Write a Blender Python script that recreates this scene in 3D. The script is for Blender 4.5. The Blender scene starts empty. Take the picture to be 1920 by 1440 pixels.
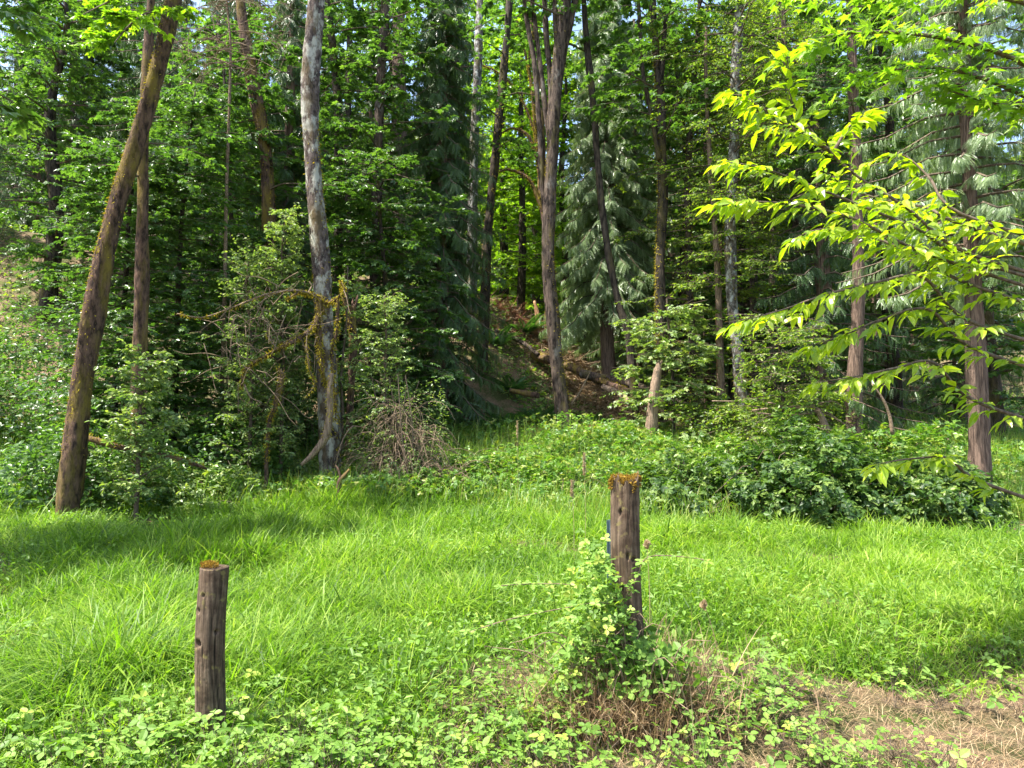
import bpy, math, random
import numpy as np
from math import radians as R, pi
rng = np.random.default_rng(7)
random.seed(7)
scn = bpy.context.scene
COL = scn.collection

# ------------------------------------------------------------------ camera, sky, sun, exposure
CAMZ = 1.55; F = 1383.0; PITCH = math.atan(80 / F)
cam_d = bpy.data.cameras.new("camera"); cam = bpy.data.objects.new("camera", cam_d); COL.objects.link(cam)
cam_d.sensor_width = 36; cam_d.lens = 36 * F / 1920; cam_d.clip_end = 2000; cam_d.clip_start = 0.05
cam.location = (0, 0, CAMZ); cam.rotation_euler = (pi / 2 + PITCH, 0, 0)
scn.camera = cam
SUN = np.array([-0.42, -0.14, 0.88]); SUN /= np.linalg.norm(SUN)
elev = math.asin(SUN[2]); az = math.atan2(SUN[0], SUN[1])
w = bpy.data.worlds.new("World"); scn.world = w; w.use_nodes = True
nt = w.node_tree; bg = nt.nodes["Background"]
sky = nt.nodes.new("ShaderNodeTexSky"); sky.sky_type = 'NISHITA'; sky.sun_disc = False
sky.sun_elevation = elev; sky.sun_rotation = az; sky.air_density = 1.0; sky.dust_density = 2.5; sky.ozone_density = 1.0
nt.links.new(sky.outputs[0], bg.inputs[0]); bg.inputs[1].default_value = 0.15
sd = bpy.data.lights.new("sun", 'SUN'); so = bpy.data.objects.new("sun", sd); COL.objects.link(so)
sd.energy = 4.4; sd.angle = R(0.53); sd.color = (1.0, 0.95, 0.86)
import mathutils
so.rotation_euler = mathutils.Vector(SUN.tolist()).to_track_quat('Z', 'Y').to_euler()
so.location = (-20, 5, 30)
scn.view_settings.view_transform = 'Standard'; scn.view_settings.look = 'None'
scn.view_settings.exposure = 1.78; scn.view_settings.gamma = 1.0

def P(px, py, Y):
    u = (px - 960) / F; v = (720 - py) / F
    c, s = math.cos(PITCH), math.sin(PITCH)
    d = np.array([u, c - v * s, s + v * c]); d *= Y / d[1]
    return d + np.array([0, 0, CAMZ])
def PX(px, Y): return (px - 960) / F * Y / (math.cos(PITCH))
def PP(pts, Y=None):
    return np.array([P(p[0], p[1], (p[2] if len(p) > 2 else Y)) for p in pts])

# ------------------------------------------------------------------ numeric helpers
def sst(a, b, x):
    t = np.clip((x - a) / (b - a), 0, 1); return t * t * (3 - 2 * t)
class Noise:
    def __init__(s, seed, freq, n=10):
        r = np.random.default_rng(seed); a = r.uniform(0, 2 * pi, n); k = freq * r.uniform(.5, 1.6, n)
        s.kx = k * np.cos(a); s.ky = k * np.sin(a); s.ph = r.uniform(0, 2 * pi, n); s.n = n
    def __call__(s, x, y):
        x = np.asarray(x, float); y = np.asarray(y, float)
        return np.sin(x[..., None] * s.kx + y[..., None] * s.ky + s.ph).sum(-1) / math.sqrt(s.n)
nA, nB, nC, nD, nE = Noise(1, .35), Noise(2, 1.1), Noise(3, 3.0), Noise(4, .9), Noise(5, 5.0, 16)
def gz(x, y):
    x = np.asarray(x, float); y = np.asarray(y, float)
    h = 1.25 * sst(12.5, 20, y) + sst(19.0, 28.5, y) * np.interp(x, [-40, -8, -.6, 1.2, 4.6, 9, 45], [10, 6.6, 5.1, 3.6, 1.0, .8, 3])
    h = h + np.clip(y - 42, 0, 60) * .3
    return h + .05 * nB(x, y) * sst(1, 4, y) + .12 * nB(x * .7, y * .7) * sst(14, 22, y) + .03 * nC(x, y)
def nrm(a): return a / (np.linalg.norm(a, axis=-1, keepdims=True) + 1e-9)

class Geo:
    def __init__(s): s.v = []; s.f = {}; s.a = []; s.n = 0
    def add(s, v, faces, val=0.5, mat=0):
        v = np.asarray(v, float).reshape(-1, 3)
        for f in faces:
            f = np.asarray(f, int)
            if f.size: s.f.setdefault((f.shape[1], mat), []).append(f + s.n)
        s.v.append(v); s.a.append(np.broadcast_to(np.asarray(val, float), (len(v),)).copy()); s.n += len(v)
        return s
    def inst(s, tmpl, pos, A, N, size, val=None, mat=0, size2=None):
        """copies of a template: x along A, z near N"""
        tv, tf = tmpl; pos = np.atleast_2d(pos); m = len(pos)
        if m == 0: return s
        A = nrm(A); B = nrm(np.cross(N, A)); C = np.cross(A, B)
        size = np.broadcast_to(np.asarray(size, float), (m,))[:, None, None]
        s2 = size if size2 is None else np.broadcast_to(np.asarray(size2, float), (m,))[:, None, None]
        v = pos[:, None] + size * tv[None, :, 0:1] * A[:, None] + s2 * (tv[None, :, 1:2] * B[:, None] + tv[None, :, 2:3] * C[:, None])
        off = (np.arange(m) * len(tv))[:, None, None]
        fs = [(np.asarray(f)[None] + off).reshape(-1, np.asarray(f).shape[1]) for f in tf]
        if val is None: val = rng.random(m)
        s.add(v.reshape(-1, 3), fs, np.repeat(np.broadcast_to(val, (m,)), len(tv)), mat)
        return s
    def mesh(s, name, mats, loc=(0, 0, 0), smooth=False):
        v = np.concatenate(s.v) - np.asarray(loc)[None]
        me = bpy.data.meshes.new(name)
        me.vertices.add(len(v)); me.vertices.foreach_set("co", v.astype(np.float32).ravel())
        li, ls, mi = [], [], []; c = 0
        for (k, m), fl in s.f.items():
            f = np.concatenate(fl); li.append(f.ravel()); ls.append(c + np.arange(len(f)) * k); c += f.size
            mi.append(np.full(len(f), m))
        li = np.concatenate(li).astype(np.int32); ls = np.concatenate(ls).astype(np.int32); mi = np.concatenate(mi).astype(np.int32)
        me.loops.add(len(li)); me.loops.foreach_set("vertex_index", li)
        me.polygons.add(len(ls)); me.polygons.foreach_set("loop_start", ls)
        me.update(calc_edges=True)
        me.polygons.foreach_set("material_index", mi)
        me.polygons.foreach_set("use_smooth", np.full(len(ls), bool(smooth)))
        at = me.attributes.new("v", 'FLOAT', 'POINT'); at.data.foreach_set("value", np.concatenate(s.a).astype(np.float32))
        for m in (mats if isinstance(mats, (list, tuple)) else [mats]): me.materials.append(m)
        me.update(); return me
    def build(s, name, mats, parent=None, loc=None, smooth=False):
        o = s.build_(name, mats, parent, loc, smooth)
        if name == 'moss': o['kind'] = 'stuff'
        return o
    def build_(s, name, mats, parent=None, loc=None, smooth=False):
        if parent is not None: loc = np.array(ORIG[parent.name])
        elif loc is None: loc = np.zeros(3)
        o = bpy.data.objects.new(name, s.mesh(name, mats, loc, smooth)); COL.objects.link(o)
        if parent is not None: o.parent = parent
        else: o.location = tuple(float(q) for q in loc)
        ORIG[o.name] = np.array(loc, float)
        return o
ORIG = {}
def thing(name, label, cat, loc, group=None):
    o = bpy.data.objects.new(name, None); COL.objects.link(o); o.empty_display_size = .2
    o.location = tuple(float(q) for q in loc); ORIG[o.name] = np.array(loc, float)
    o["label"] = label; o["category"] = cat
    if group: o["group"] = group
    return o
def tag(o, label=None, cat=None, group=None, kind=None):
    for k, q in (("label", label), ("category", cat), ("group", group), ("kind", kind)):
        if q: o[k] = q
    return o
def dup(root, loc, rz, label, sc=1.0, group=None):
    r = root.copy(); COL.objects.link(r); r.location = tuple(float(q) for q in loc); r.rotation_euler = (0, 0, rz); r.scale = (sc, sc, sc)
    r["label"] = label
    if group: r["group"] = group
    for ch in list(root.children):
        c = ch.copy(); COL.objects.link(c); c.parent = r
        for g in ch.children:
            d = g.copy(); COL.objects.link(d); d.parent = c
    return r

# ------------------------------------------------------------------ materials
def newmat(name):
    m = bpy.data.materials.new(name); m.use_nodes = True; n = m.node_tree; n.nodes.clear()
    out = n.nodes.new("ShaderNodeOutputMaterial"); return m, n, out
def ramp(n, stops):
    r = n.nodes.new("ShaderNodeValToRGB"); cr = r.color_ramp
    while len(cr.elements) < len(stops): cr.elements.new(0.5)
    for e, (p, c) in zip(cr.elements, stops): e.position = p; e.color = (*c, 1)
    return r
def leafmat(name, cols, tr=(1.5, 1.7, .5), mix=.42, rough=.42, spec=.5):
    m, n, out = newmat(name)
    at = n.nodes.new("ShaderNodeAttribute"); at.attribute_name = "v"
    k = len(cols); r = ramp(n, [(i / (k - 1), c) for i, c in enumerate(cols)])
    n.links.new(at.outputs["Fac"], r.inputs[0])
    p = n.nodes.new("ShaderNodeBsdfPrincipled"); p.inputs["Roughness"].default_value = rough
    p.inputs["Specular IOR Level"].default_value = spec
    n.links.new(r.outputs[0], p.inputs["Base Color"])
    mu = n.nodes.new("ShaderNodeMix"); mu.data_type = 'RGBA'; mu.blend_type = 'MULTIPLY'; mu.inputs[0].default_value = 1
    n.links.new(r.outputs[0], mu.inputs[6]); mu.inputs[7].default_value = (*tr, 1)
    t = n.nodes.new("ShaderNodeBsdfTranslucent"); n.links.new(mu.outputs[2], t.inputs[0])
    mx = n.nodes.new("ShaderNodeMixShader"); mx.inputs[0].default_value = mix
    n.links.new(p.outputs[0], mx.inputs[1]); n.links.new(t.outputs[0], mx.inputs[2]); n.links.new(mx.outputs[0], out.inputs[0])
    return m
def barkmat(name, c1, c2, patch=None, pamt=.5, pscale=2.2, moss=None, mamt=.5, bump=.6, sc=(14, 14, 3)):
    m, n, out = newmat(name); L = n.links
    tc = n.nodes.new("ShaderNodeTexCoord"); mp = n.nodes.new("ShaderNodeMapping"); mp.inputs["Scale"].default_value = sc
    L.new(tc.outputs["Object"], mp.inputs[0])
    no = n.nodes.new("ShaderNodeTexNoise"); no.inputs["Scale"].default_value = 1.6; no.inputs["Detail"].default_value = 8; no.inputs["Roughness"].default_value = .7
    L.new(mp.outputs[0], no.inputs[0])
    r = ramp(n, [(.40, c1), (.60, c2)]); L.new(no.outputs[0], r.inputs[0]); col = r.outputs[0]
    def layer(col, c, scale, amt, seed, stretch=(1, 1, 1), hard=.05):
        mm = n.nodes.new("ShaderNodeMapping"); mm.inputs["Location"].default_value = (seed, seed * 2, seed * 3); mm.inputs["Scale"].default_value = stretch
        L.new(tc.outputs["Object"], mm.inputs[0])
        q = n.nodes.new("ShaderNodeTexNoise"); q.inputs["Scale"].default_value = scale; q.inputs["Detail"].default_value = 6; q.inputs["Roughness"].default_value = .65
        L.new(mm.outputs[0], q.inputs[0])
        e = .5 + (.5 - amt) * .35
        rr = ramp(n, [(e - hard, (0, 0, 0)), (e + hard, (1, 1, 1))]); L.new(q.outputs[0], rr.inputs[0])
        mx = n.nodes.new("ShaderNodeMix"); mx.data_type = 'RGBA'; L.new(rr.outputs[0], mx.inputs[0]); L.new(col, mx.inputs[6]); mx.inputs[7].default_value = (*c, 1)
        return mx.outputs[2]
    if patch: col = layer(col, patch, pscale, pamt, 3.1, (1, 1, .6))
    if moss: col = layer(col, moss, 3.0, mamt, 7.7, (1, 1, .35), .08)
    p = n.nodes.new("ShaderNodeBsdfPrincipled"); p.inputs["Roughness"].default_value = .9; p.inputs["Specular IOR Level"].default_value = .2
    L.new(col, p.inputs["Base Color"])
    b = n.nodes.new("ShaderNodeBump"); b.inputs["Strength"].default_value = bump; b.inputs["Distance"].default_value = .05
    L.new(no.outputs[0], b.inputs["Height"]); L.new(b.outputs[0], p.inputs["Normal"]); L.new(p.outputs[0], out.inputs[0])
    return m
G_ = lambda *a: [tuple(c) for c in a]
M = dict(
 grass=leafmat("grass_leaf", G_((.04, .095, .010), (.10, .20, .016), (.18, .30, .024), (.31, .39, .08)), mix=.45, rough=.5, spec=.3),
 straw=leafmat("dry_straw", G_((.14, .085, .045), (.28, .19, .10), (.44, .34, .20)), tr=(1, .9, .7), mix=.25, rough=.6, spec=.3),
 clover=leafmat("bramble_light", G_((.08, .155, .02), (.13, .24, .035), (.20, .32, .06), (.31, .38, .06)), mix=.35, rough=.5, spec=.3),
 bramble=leafmat("bramble_dark", G_((.02, .05, .012), (.042, .095, .018), (.08, .15, .026), (.17, .24, .045)), mix=.35, rough=.46, spec=.4),
 herb=leafmat("herb_leaf", G_((.05, .12, .02), (.10, .21, .03), (.16, .28, .04), (.28, .30, .06)), mix=.4),
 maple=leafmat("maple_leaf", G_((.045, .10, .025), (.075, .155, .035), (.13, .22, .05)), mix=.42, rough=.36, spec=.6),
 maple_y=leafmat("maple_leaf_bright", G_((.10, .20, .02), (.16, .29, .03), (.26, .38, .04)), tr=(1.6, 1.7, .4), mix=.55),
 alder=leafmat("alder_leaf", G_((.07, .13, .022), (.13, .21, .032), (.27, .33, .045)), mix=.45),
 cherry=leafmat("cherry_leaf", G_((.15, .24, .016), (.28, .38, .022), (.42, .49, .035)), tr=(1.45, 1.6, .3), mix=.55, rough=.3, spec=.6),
 cedar=leafmat("cedar_spray", G_((.038, .078, .02), (.06, .12, .03), (.10, .175, .045)), tr=(1.3, 1.5, .6), mix=.25, rough=.35, spec=.55),
 cedar_p=leafmat("cedar_spray_pale", G_((.12, .18, .075), (.20, .28, .125), (.29, .37, .19)), tr=(1.3, 1.5, .6), mix=.3, rough=.32, spec=.6),
 shrub=leafmat("shrub_leaf", G_((.08, .14, .04), (.16, .24, .07), (.24, .32, .12), (.33, .39, .11)), mix=.38, rough=.4, spec=.5),
 fern=leafmat("fern_leaf", G_((.03, .08, .02), (.05, .13, .03), (.09, .19, .04)), mix=.35),
 deadleaf=leafmat("dead_leaf", G_((.10, .04, .02), (.20, .08, .03), (.30, .17, .08)), tr=(1, .8, .6), mix=.2, rough=.8),
 moss=leafmat("moss_tuft", G_((.18, .15, .018), (.32, .27, .03), (.48, .40, .05)), tr=(1.2, 1.1, .5), mix=.35, rough=.9, spec=.1),
 moss_o=leafmat("moss_orange", G_((.10, .065, .015), (.24, .15, .025), (.40, .27, .045)), tr=(1.2, 1., .5), mix=.3, rough=.9, spec=.1),
 twig=barkmat("twig_wood", (.06, .045, .03), (.16, .12, .085), sc=(20, 20, 20), bump=.2),
 deadtwig=barkmat("dead_twig_wood", (.10, .07, .045), (.26, .19, .125), sc=(20, 20, 20), bump=.2),
 bark=barkmat("bark_brown", (.016, .011, .009), (.13, .095, .072), patch=(.20, .18, .15), pamt=.12, moss=(.10, .085, .02), mamt=.12, bump=1, sc=(9, 9, 2.2)),
 bark_d=barkmat("bark_dark", (.014, .011, .009), (.08, .062, .046), moss=(.09, .075, .018), mamt=.2, bump=1, sc=(9, 9, 2.5)),
 bark_w=barkmat("bark_lichen", (.025, .018, .016), (.15, .115, .10), patch=(.38, .37, .31), pamt=.40, pscale=5, moss=(.10, .072, .035), mamt=.25, bump=1, sc=(9, 9, 4)),
 bark_m=barkmat("bark_mossy", (.025, .016, .012), (.15, .09, .062), moss=(.19, .14, .03), mamt=.30, bump=1, sc=(9, 9, 3)),
 bark_c=barkmat("bark_cedar", (.06, .04, .03), (.22, .15, .11), bump=.9, sc=(22, 22, 1.5)),
 bark_g=barkmat("bark_alder_grey", (.035, .03, .025), (.15, .13, .115), patch=(.33, .34, .31), pamt=.36, pscale=9, moss=(.10, .08, .02), mamt=.25, sc=(9, 9, 5)),
 dead=barkmat("dead_wood", (.12, .08, .055), (.36, .26, .18), sc=(25, 25, 2.5), bump=.8),
 dead_o=barkmat("dead_wood_orange", (.18, .09, .04), (.48, .28, .15), sc=(25, 25, 2.5), bump=.8),
)

# ------------------------------------------------------------------ templates
def T(v, *f): return (np.array(v, float), [np.array(q, int) for q in f])
leaf6 = T([(0, 0, 0), (.35, .27, .07), (.75, .2, .03), (1, 0, -.12), (.75, -.2, .03), (.35, -.27, .07)], [(0, 3, 2, 1), (0, 5, 4, 3)])
leaf_long = T([(0, 0, 0), (.12, 0, 0), (.35, .165, .06), (.35, 0, .01), (.35, -.165, .06), (.65, .16, .0), (.65, 0, -.05), (.65, -.16, .0), (.88, .08, -.11), (.88, 0, -.14), (.88, -.08, -.11), (1.05, 0, -.22)],
   [(1, 3, 2), (1, 4, 3), (8, 9, 11), (9, 10, 11)], [(2, 3, 6, 5), (3, 4, 7, 6), (5, 6, 9, 8), (6, 7, 10, 9)])
def lobes(angs, lens, wid, droop=.12):
    v = [(0, 0, 0)]; f = []
    for a, l in zip(angs, lens):
        a = R(a); i = len(v); c, s = math.cos(a), math.sin(a)
        for (x, y, z) in ((.5 * l, -wid * l, .04), (l, 0, -droop), (.5 * l, wid * l, .04)):
            v.append((x * c - y * s, x * s + y * c, z))
        f.append((0, i, i + 1, i + 2))
    return T(v, f)
maple3 = lobes((0, 62, -62), (1, .8, .8), .3)
maple5 = lobes((0, 48, -48, 100, -100), (1, .92, .92, .6, .6), .26)
def toothed():
    # palmate leaf with stepped lobes for near maples
    out = []
    for a, l in ((-118, .45), (-92, .28), (-52, .9), (-28, .42), (0, 1.0), (28, .42), (52, .9), (92, .28), (118, .45)):
        if l > .4 and l != .42 and l != .45:
            out += [(a - 11, l * .62), (a - 6, l * .68), (a, l), (a + 6, l * .68), (a + 11, l * .62)]
        else: out += [(a, l)]
    v = [(0, 0, .0)] + [(math.cos(R(a)) * l, math.sin(R(a)) * l, -.12 * l * l + .03 * math.sin(a)) for a, l in out]
    f = [(0, i, i + 1) for i in range(1, len(v) - 1)]
    return T(v, f)
mapleN = toothed()
tri_far = lobes((0, 85, -85), (1, .8, .8), .34, .1)
def trefoil():
    v = []; f = []
    for a, l, ox in ((0, .62, .38), (100, .5, .3), (-100, .5, .3)):
        c, s = math.cos(R(a)), math.sin(R(a)); b = len(v)
        tv = [(0, 0, 0), (.25, .3, .05), (.6, .36, .04), (.88, .2, 0), (1.05, 0, -.08), (.88, -.2, 0), (.6, -.36, .04), (.25, -.3, .05), (.5, 0, -.02)]
        for x, y, z in tv: v.append(((x * l) * c - y * l * s + ox, x * l * s + y * l * c, z * l))
        f += [(b, b + 8, b + 2, b + 1), (b + 8, b + 4, b + 3, b + 2), (b + 8, b + 6, b + 5, b + 4), (b, b + 7, b + 6, b + 8)]
    return T(v, f)
tri_near = trefoil()
def frond(n, ang=42, w=.42, fw=.055, droop=.25):
    v = []; f = []
    for i in range(n):
        t = (i + .6) / (n + .5); x = t; z = -droop * t * t
        for sg in (1, -1):
            l = w * (1 - t) ** .7 * (.55 + .45 * min(1, t * 4)) + .05; a = R(ang) * sg; b = len(v)
            c, s = math.cos(a), math.sin(a)
            for (p, q, zz) in ((0, -fw * .3, 0), (.5, -fw, -.04), (1, 0, -.16), (.5, fw, -.04)):
                v.append((x + p * l * c - q * s, p * l * s + q * c, z + zz * l * 2)); 
            f.append((b, b + 1, b + 2, b + 3))
    b = len(v); v += [(0, -.012, 0), (1.0, -.012, -droop), (1.0, .012, -droop), (0, .012, 0)]; f.append((b, b + 1, b + 2, b + 3))
    return T(v, f)
fr_cedar = frond(6, 27, .30, .028, .45)
fr_cedar_n = frond(10, 28, .30, .018, .45)
fr_fern = frond(16, 78, .22, .022, .35)
stick = T([(0, .5, 0), (0, -.25, .43), (0, -.25, -.43), (1, .3, 0), (1, -.15, .26), (1, -.15, -.26)], [(0, 1, 4, 3), (1, 2, 5, 4), (2, 0, 3, 5)])

# ------------------------------------------------------------------ tubes
def smooth_path(p, rad, step):
    p = np.asarray(p, float); rad = np.broadcast_to(np.asarray(rad, float), (len(p),)) if np.ndim(rad) else np.full(len(p), float(rad))
    if len(p) == 2: p = np.array([p[0], (p[0] + p[1]) / 2, p[1]]); rad = np.array([rad[0], (rad[0] + rad[1]) / 2, rad[1]])
    q = np.vstack([2 * p[0] - p[1], p, 2 * p[-1] - p[-2]]); out = []; ro = []
    for i in range(1, len(q) - 2):
        n = max(1, int(np.linalg.norm(q[i + 1] - q[i]) / step)); t = (np.arange(n) / n)[:, None]
        a, b, c, d = q[i - 1], q[i], q[i + 1], q[i + 2]
        out.append(.5 * (2 * b + (c - a) * t + (2 * a - 5 * b + 4 * c - d) * t ** 2 + (3 * b - a - 3 * c + d) * t ** 3))
        ro.append(rad[i - 1] + (rad[i] - rad[i - 1]) * t[:, 0])
    out.append(p[-1:]); ro.append(rad[-1:])
    return np.concatenate(out), np.concatenate(ro)
def tube(g, path, rad, sides=10, step=.12, rough=.08, mat=0, val=.5, jag=0):
    p, r = smooth_path(path, rad, step); n = len(p)
    tg = nrm(np.gradient(p, axis=0)); ref = np.array([0, 1., 0]) if abs(tg[0][1]) < .9 else np.array([1., 0, 0])
    B = nrm(ref[None] - (tg @ ref)[:, None] * tg); C = np.cross(tg, B)
    a = np.arange(sides) / sides * 2 * pi
    s = np.concatenate([[0], np.cumsum(np.linalg.norm(np.diff(p, axis=0), axis=1))]) / max(r.mean() * 4, .01)
    ph = rng.uniform(0, 6.28, 6)
    nz = (np.sin(a[None] * 2 + ph[0] + s[:, None] * .6) + np.sin(a[None] * 3 + ph[1] - s[:, None] * .9) + .7 * np.sin(a[None] * 5 + ph[2] + s[:, None] * 1.7) + np.sin(s[:, None] * 1.3 + ph[3]) + rng.normal(0, .6, (n, sides)))
    rr = r[:, None] * (1 + rough * nz * .6)
    v = p[:, None] + rr[..., None] * (np.cos(a)[None, :, None] * B[:, None] + np.sin(a)[None, :, None] * C[:, None])
    if jag: v[-1] += tg[-1] * (rng.uniform(-.2, 1, sides) * jag)[:, None]
    i = np.arange(n - 1)[:, None] * sides; j = np.arange(sides)[None]; k = (j + 1) % sides
    f = np.stack([i + j, i + k, i + k + sides, i + j + sides], -1).reshape(-1, 4)
    caps = [(n * sides, (q + 1) % sides, q) for q in range(sides)] + [(n * sides + 1, (n - 1) * sides + q, (n - 1) * sides + (q + 1) % sides) for q in range(sides)]
    v = np.vstack([v.reshape(-1, 3), p[:1], p[-1:] - tg[-1:] * (jag * .7)])
    g.add(v, [f, caps], val, mat)
    return p, r, tg
def moss_on(g, p, r, dens=120, side=None, size=.045, hang=.5, mat=0, lo=0, hi=1):
    """tufts of moss on a limb"""
    i0, i1 = int(lo * (len(p) - 1)), max(int(hi * (len(p) - 1)), 1)
    L = np.linalg.norm(np.diff(p, axis=0), axis=1).sum() * (hi - lo); n = max(int(L * dens), 8)
    k = rng.integers(i0, i1 + 1, n); tg = nrm(np.gradient(p, axis=0))[k]
    d = rng.normal(0, 1, (n, 3)) + (0 if side is None else np.array(side) * 1.6); d = nrm(d - (d * tg).sum(1)[:, None] * tg)
    pos = p[k] + d * r[k][:, None] * .9 + tg * rng.uniform(-.06, .06, (n, 1))
    A = d * rng.uniform(.2, 1, (n, 1)) + np.array([0, 0, -hang]) + rng.normal(0, .35, (n, 3))
    g.inst(leaf6, pos, A, rng.normal(0, 1, (n, 3)), rng.uniform(.5, 1.7, n) * size, mat=mat, size2=rng.uniform(.4, .9, n) * size)
def flare(path, base_r, top_r, fl=1.35):
    n = len(path); t = np.linspace(0, 1, n); r = base_r + (top_r - base_r) * t; r[0] *= fl; return r

# ------------------------------------------------------------------ foliage generators
def twiglets(g, ps, dirs, lens, nleaf, tmpl, lsize, flat=.35, droop=.15, mat=0, tmat=1, tw=.008, out=.9, side=55):
    """each twig: a thin stick carrying alternate leaves"""
    ps = np.atleast_2d(ps); dirs = nrm(dirs); n = len(ps)
    g.inst(stick, ps, dirs, rng.normal(0, 1, (n, 3)), lens, np.full(n, .5), tmat, size2=tw)
    t = (np.tile(np.arange(nleaf), n) + rng.uniform(.2, .9, n * nleaf)) / nleaf
    k = np.repeat(np.arange(n), nleaf); m = len(k)
    pos = ps[k] + dirs[k] * (t * lens[k])[:, None] + np.array([0, 0, -1]) * (droop * t * t * lens[k])[:, None]
    sg = np.where(np.arange(m) % 2, 1, -1)[:, None]
    lat = nrm(np.cross(dirs[k], [0, 0, 1.]) + 1e-6)
    a = R(side); A = dirs[k] * math.cos(a) + lat * sg * math.sin(a) * out + rng.normal(0, .28, (m, 3)); A[:, 2] -= droop + rng.uniform(0, .3, m)
    N = np.array([0, 0, 1.]) + rng.normal(0, flat, (m, 3))
    g.inst(tmpl, pos, A, N, lsize * rng.uniform(.6, 1.25, m), mat=mat)
def canopy(g, limbs, twl, ntw, nleaf, tmpl, lsize, mats=(0, 1), flat=.35, droop=.15, skip=.15, tw=.01, rl=.03, upj=.15, sub=2):
    """limbs: list of paths. tubes + flat layered twigs + leaves"""
    for lp in limbs:
        p, r = smooth_path(lp, np.linspace(rl, rl * .3, len(lp)), .25)
        tube(g, lp, np.linspace(rl, rl * .25, len(lp)), 5, .25, .1, mats[1])
        tg = nrm(np.gradient(p, axis=0)); L = np.linalg.norm(lp[-1] - lp[0])
        t = np.linspace(.12, 1, ntw) + rng.normal(0, .02, ntw); t = np.clip(t, 0, 1); t = t[rng.random(ntw) > skip]
        k = np.clip((t * (len(p) - 1)).astype(int), 0, len(p) - 1)
        lat = nrm(np.cross(tg[k], [0, 0, 1.]) + 1e-6); sg = rng.choice([-1, 1], len(k))[:, None]
        d = nrm(tg[k] * rng.uniform(.3, 1.1, (len(k), 1)) + lat * sg + rng.normal(0, upj, (len(k), 3)))
        ln = twl * rng.uniform(.5, 1.2, len(k)) * (1.15 - .5 * t)
        if sub:
            ps, ds, ls = [p[k]], [d], [ln]
            for _ in range(sub):
                q = rng.uniform(.2, .9, (len(k), 1)); l2 = nrm(np.cross(d, [0, 0, 1.]) + 1e-6)
                ps.append(p[k] + d * ln[:, None] * q); ds.append(nrm(d + l2 * rng.choice([-1, 1], (len(k), 1)) * rng.uniform(.6, 1.2, (len(k), 1)) + rng.normal(0, upj, (len(k), 3)))); ls.append(ln * rng.uniform(.4, .75, len(k)))
            ps = np.vstack(ps); ds = np.vstack(ds); ls = np.concatenate(ls)
        else: ps, ds, ls = p[k], d, ln
        twiglets(g, ps, ds, ls, nleaf, tmpl, lsize, flat, droop, mats[0], mats[1], tw)
def limbs_from(tp, t0, t1, n, L0, L1, rise=.2, sag=.12, face=None, taper=1):
    """limb paths from a trunk path"""
    out = []; ga = rng.uniform(0, 6.28)
    for i in range(n):
        t = t0 + (t1 - t0) * (i + rng.uniform(-.3, .3)) / n; t = min(max(t, 0), 1)
        x = t * (len(tp) - 1); j = min(int(x), len(tp) - 2); b = tp[j] + (tp[j + 1] - tp[j]) * (x - j)
        ga += 2.4 + rng.normal(0, .4); L = (L0 + (L1 - L0) * i / max(n - 1, 1)) * rng.uniform(.7, 1.15)
        d = np.array([math.cos(ga), math.sin(ga), 0])
        if face is not None and d @ face < -.2 and rng.random() < .6: d = -d
        q = [b]
        for s in (.33, .66, 1): q.append(b + d * L * s + np.array([0, 0, L * (rise * s - sag * s * s * 1.5)]) + rng.normal(0, .05 * L, 3) * s)
        out.append(np.array(q))
    return out
def mound(g, c, rad, n, tmpl, lsize, mat=0, nz=None, lump=.18, stems=80, smat=1, flat=.5, shell=.75):
    """bush volume standing on the ground: leaves through its depth, denser outside"""
    a = rng.uniform(0, 2 * pi, n); cz = rng.uniform(.0, 1, n); s = np.sqrt(1 - cz ** 2)
    d = np.stack([np.cos(a) * s, np.sin(a) * s, cz], 1)
    u = np.sin(d[:, 0] * 5 + c[0] * 3) + np.sin(d[:, 1] * 6 + c[1]) + np.sin(d[:, 2] * 7 + d[:, 0] * 4) + np.sin(d[:, 0] * 13 + d[:, 2] * 9)
    rr = (shell + (1 - shell) * rng.random(n) ** .5 + (rng.random(n) < .25) * rng.uniform(-.45, 0, n)) * (1 + lump * u * .4)
    p = d * rr[:, None] * np.array(rad) + np.array([c[0], c[1], 0]); p[:, 2] += gz(p[:, 0], p[:, 1])
    A = rng.normal(0, 1, (n, 3)) + d * .5; A[:, 2] *= .4; A[:, 2] -= .2
    N = d * .8 + np.array([0, 0, .8]) + rng.normal(0, flat, (n, 3))
    g.inst(tmpl, p, A, N, lsize * rng.uniform(.55, 1.25, n), mat=mat)
    for _ in range(stems):
        an = rng.uniform(0, 2 * pi); k = rng.uniform(.1, 1.08); e = np.array([c[0] + math.cos(an) * rad[0] * k, c[1] + math.sin(an) * rad[1] * k, 0])
        e[2] = gz(e[0], e[1]) + rng.uniform(.1, .9) * rad[2] * (1.1 - k * .6)
        b = np.array([c[0] + math.cos(an) * rad[0] * k * .3, c[1] + math.sin(an) * rad[1] * k * .3, 0]); b[2] = gz(b[0], b[1]) - .02
        m = (b + e) / 2; m[2] = max(b[2], e[2]) + .25 * rad[2] * rng.uniform(.2, .9)
        tube(g, [b, m, e], [.009, .007, .004], 4, .15, .1, smat)

def base(x, y, dz=-.05): return np.array([x, y, float(gz(x, y)) + dz])
def pbase(px, Y, dz=-.08): return base(PX(px, Y), Y, dz)

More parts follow.
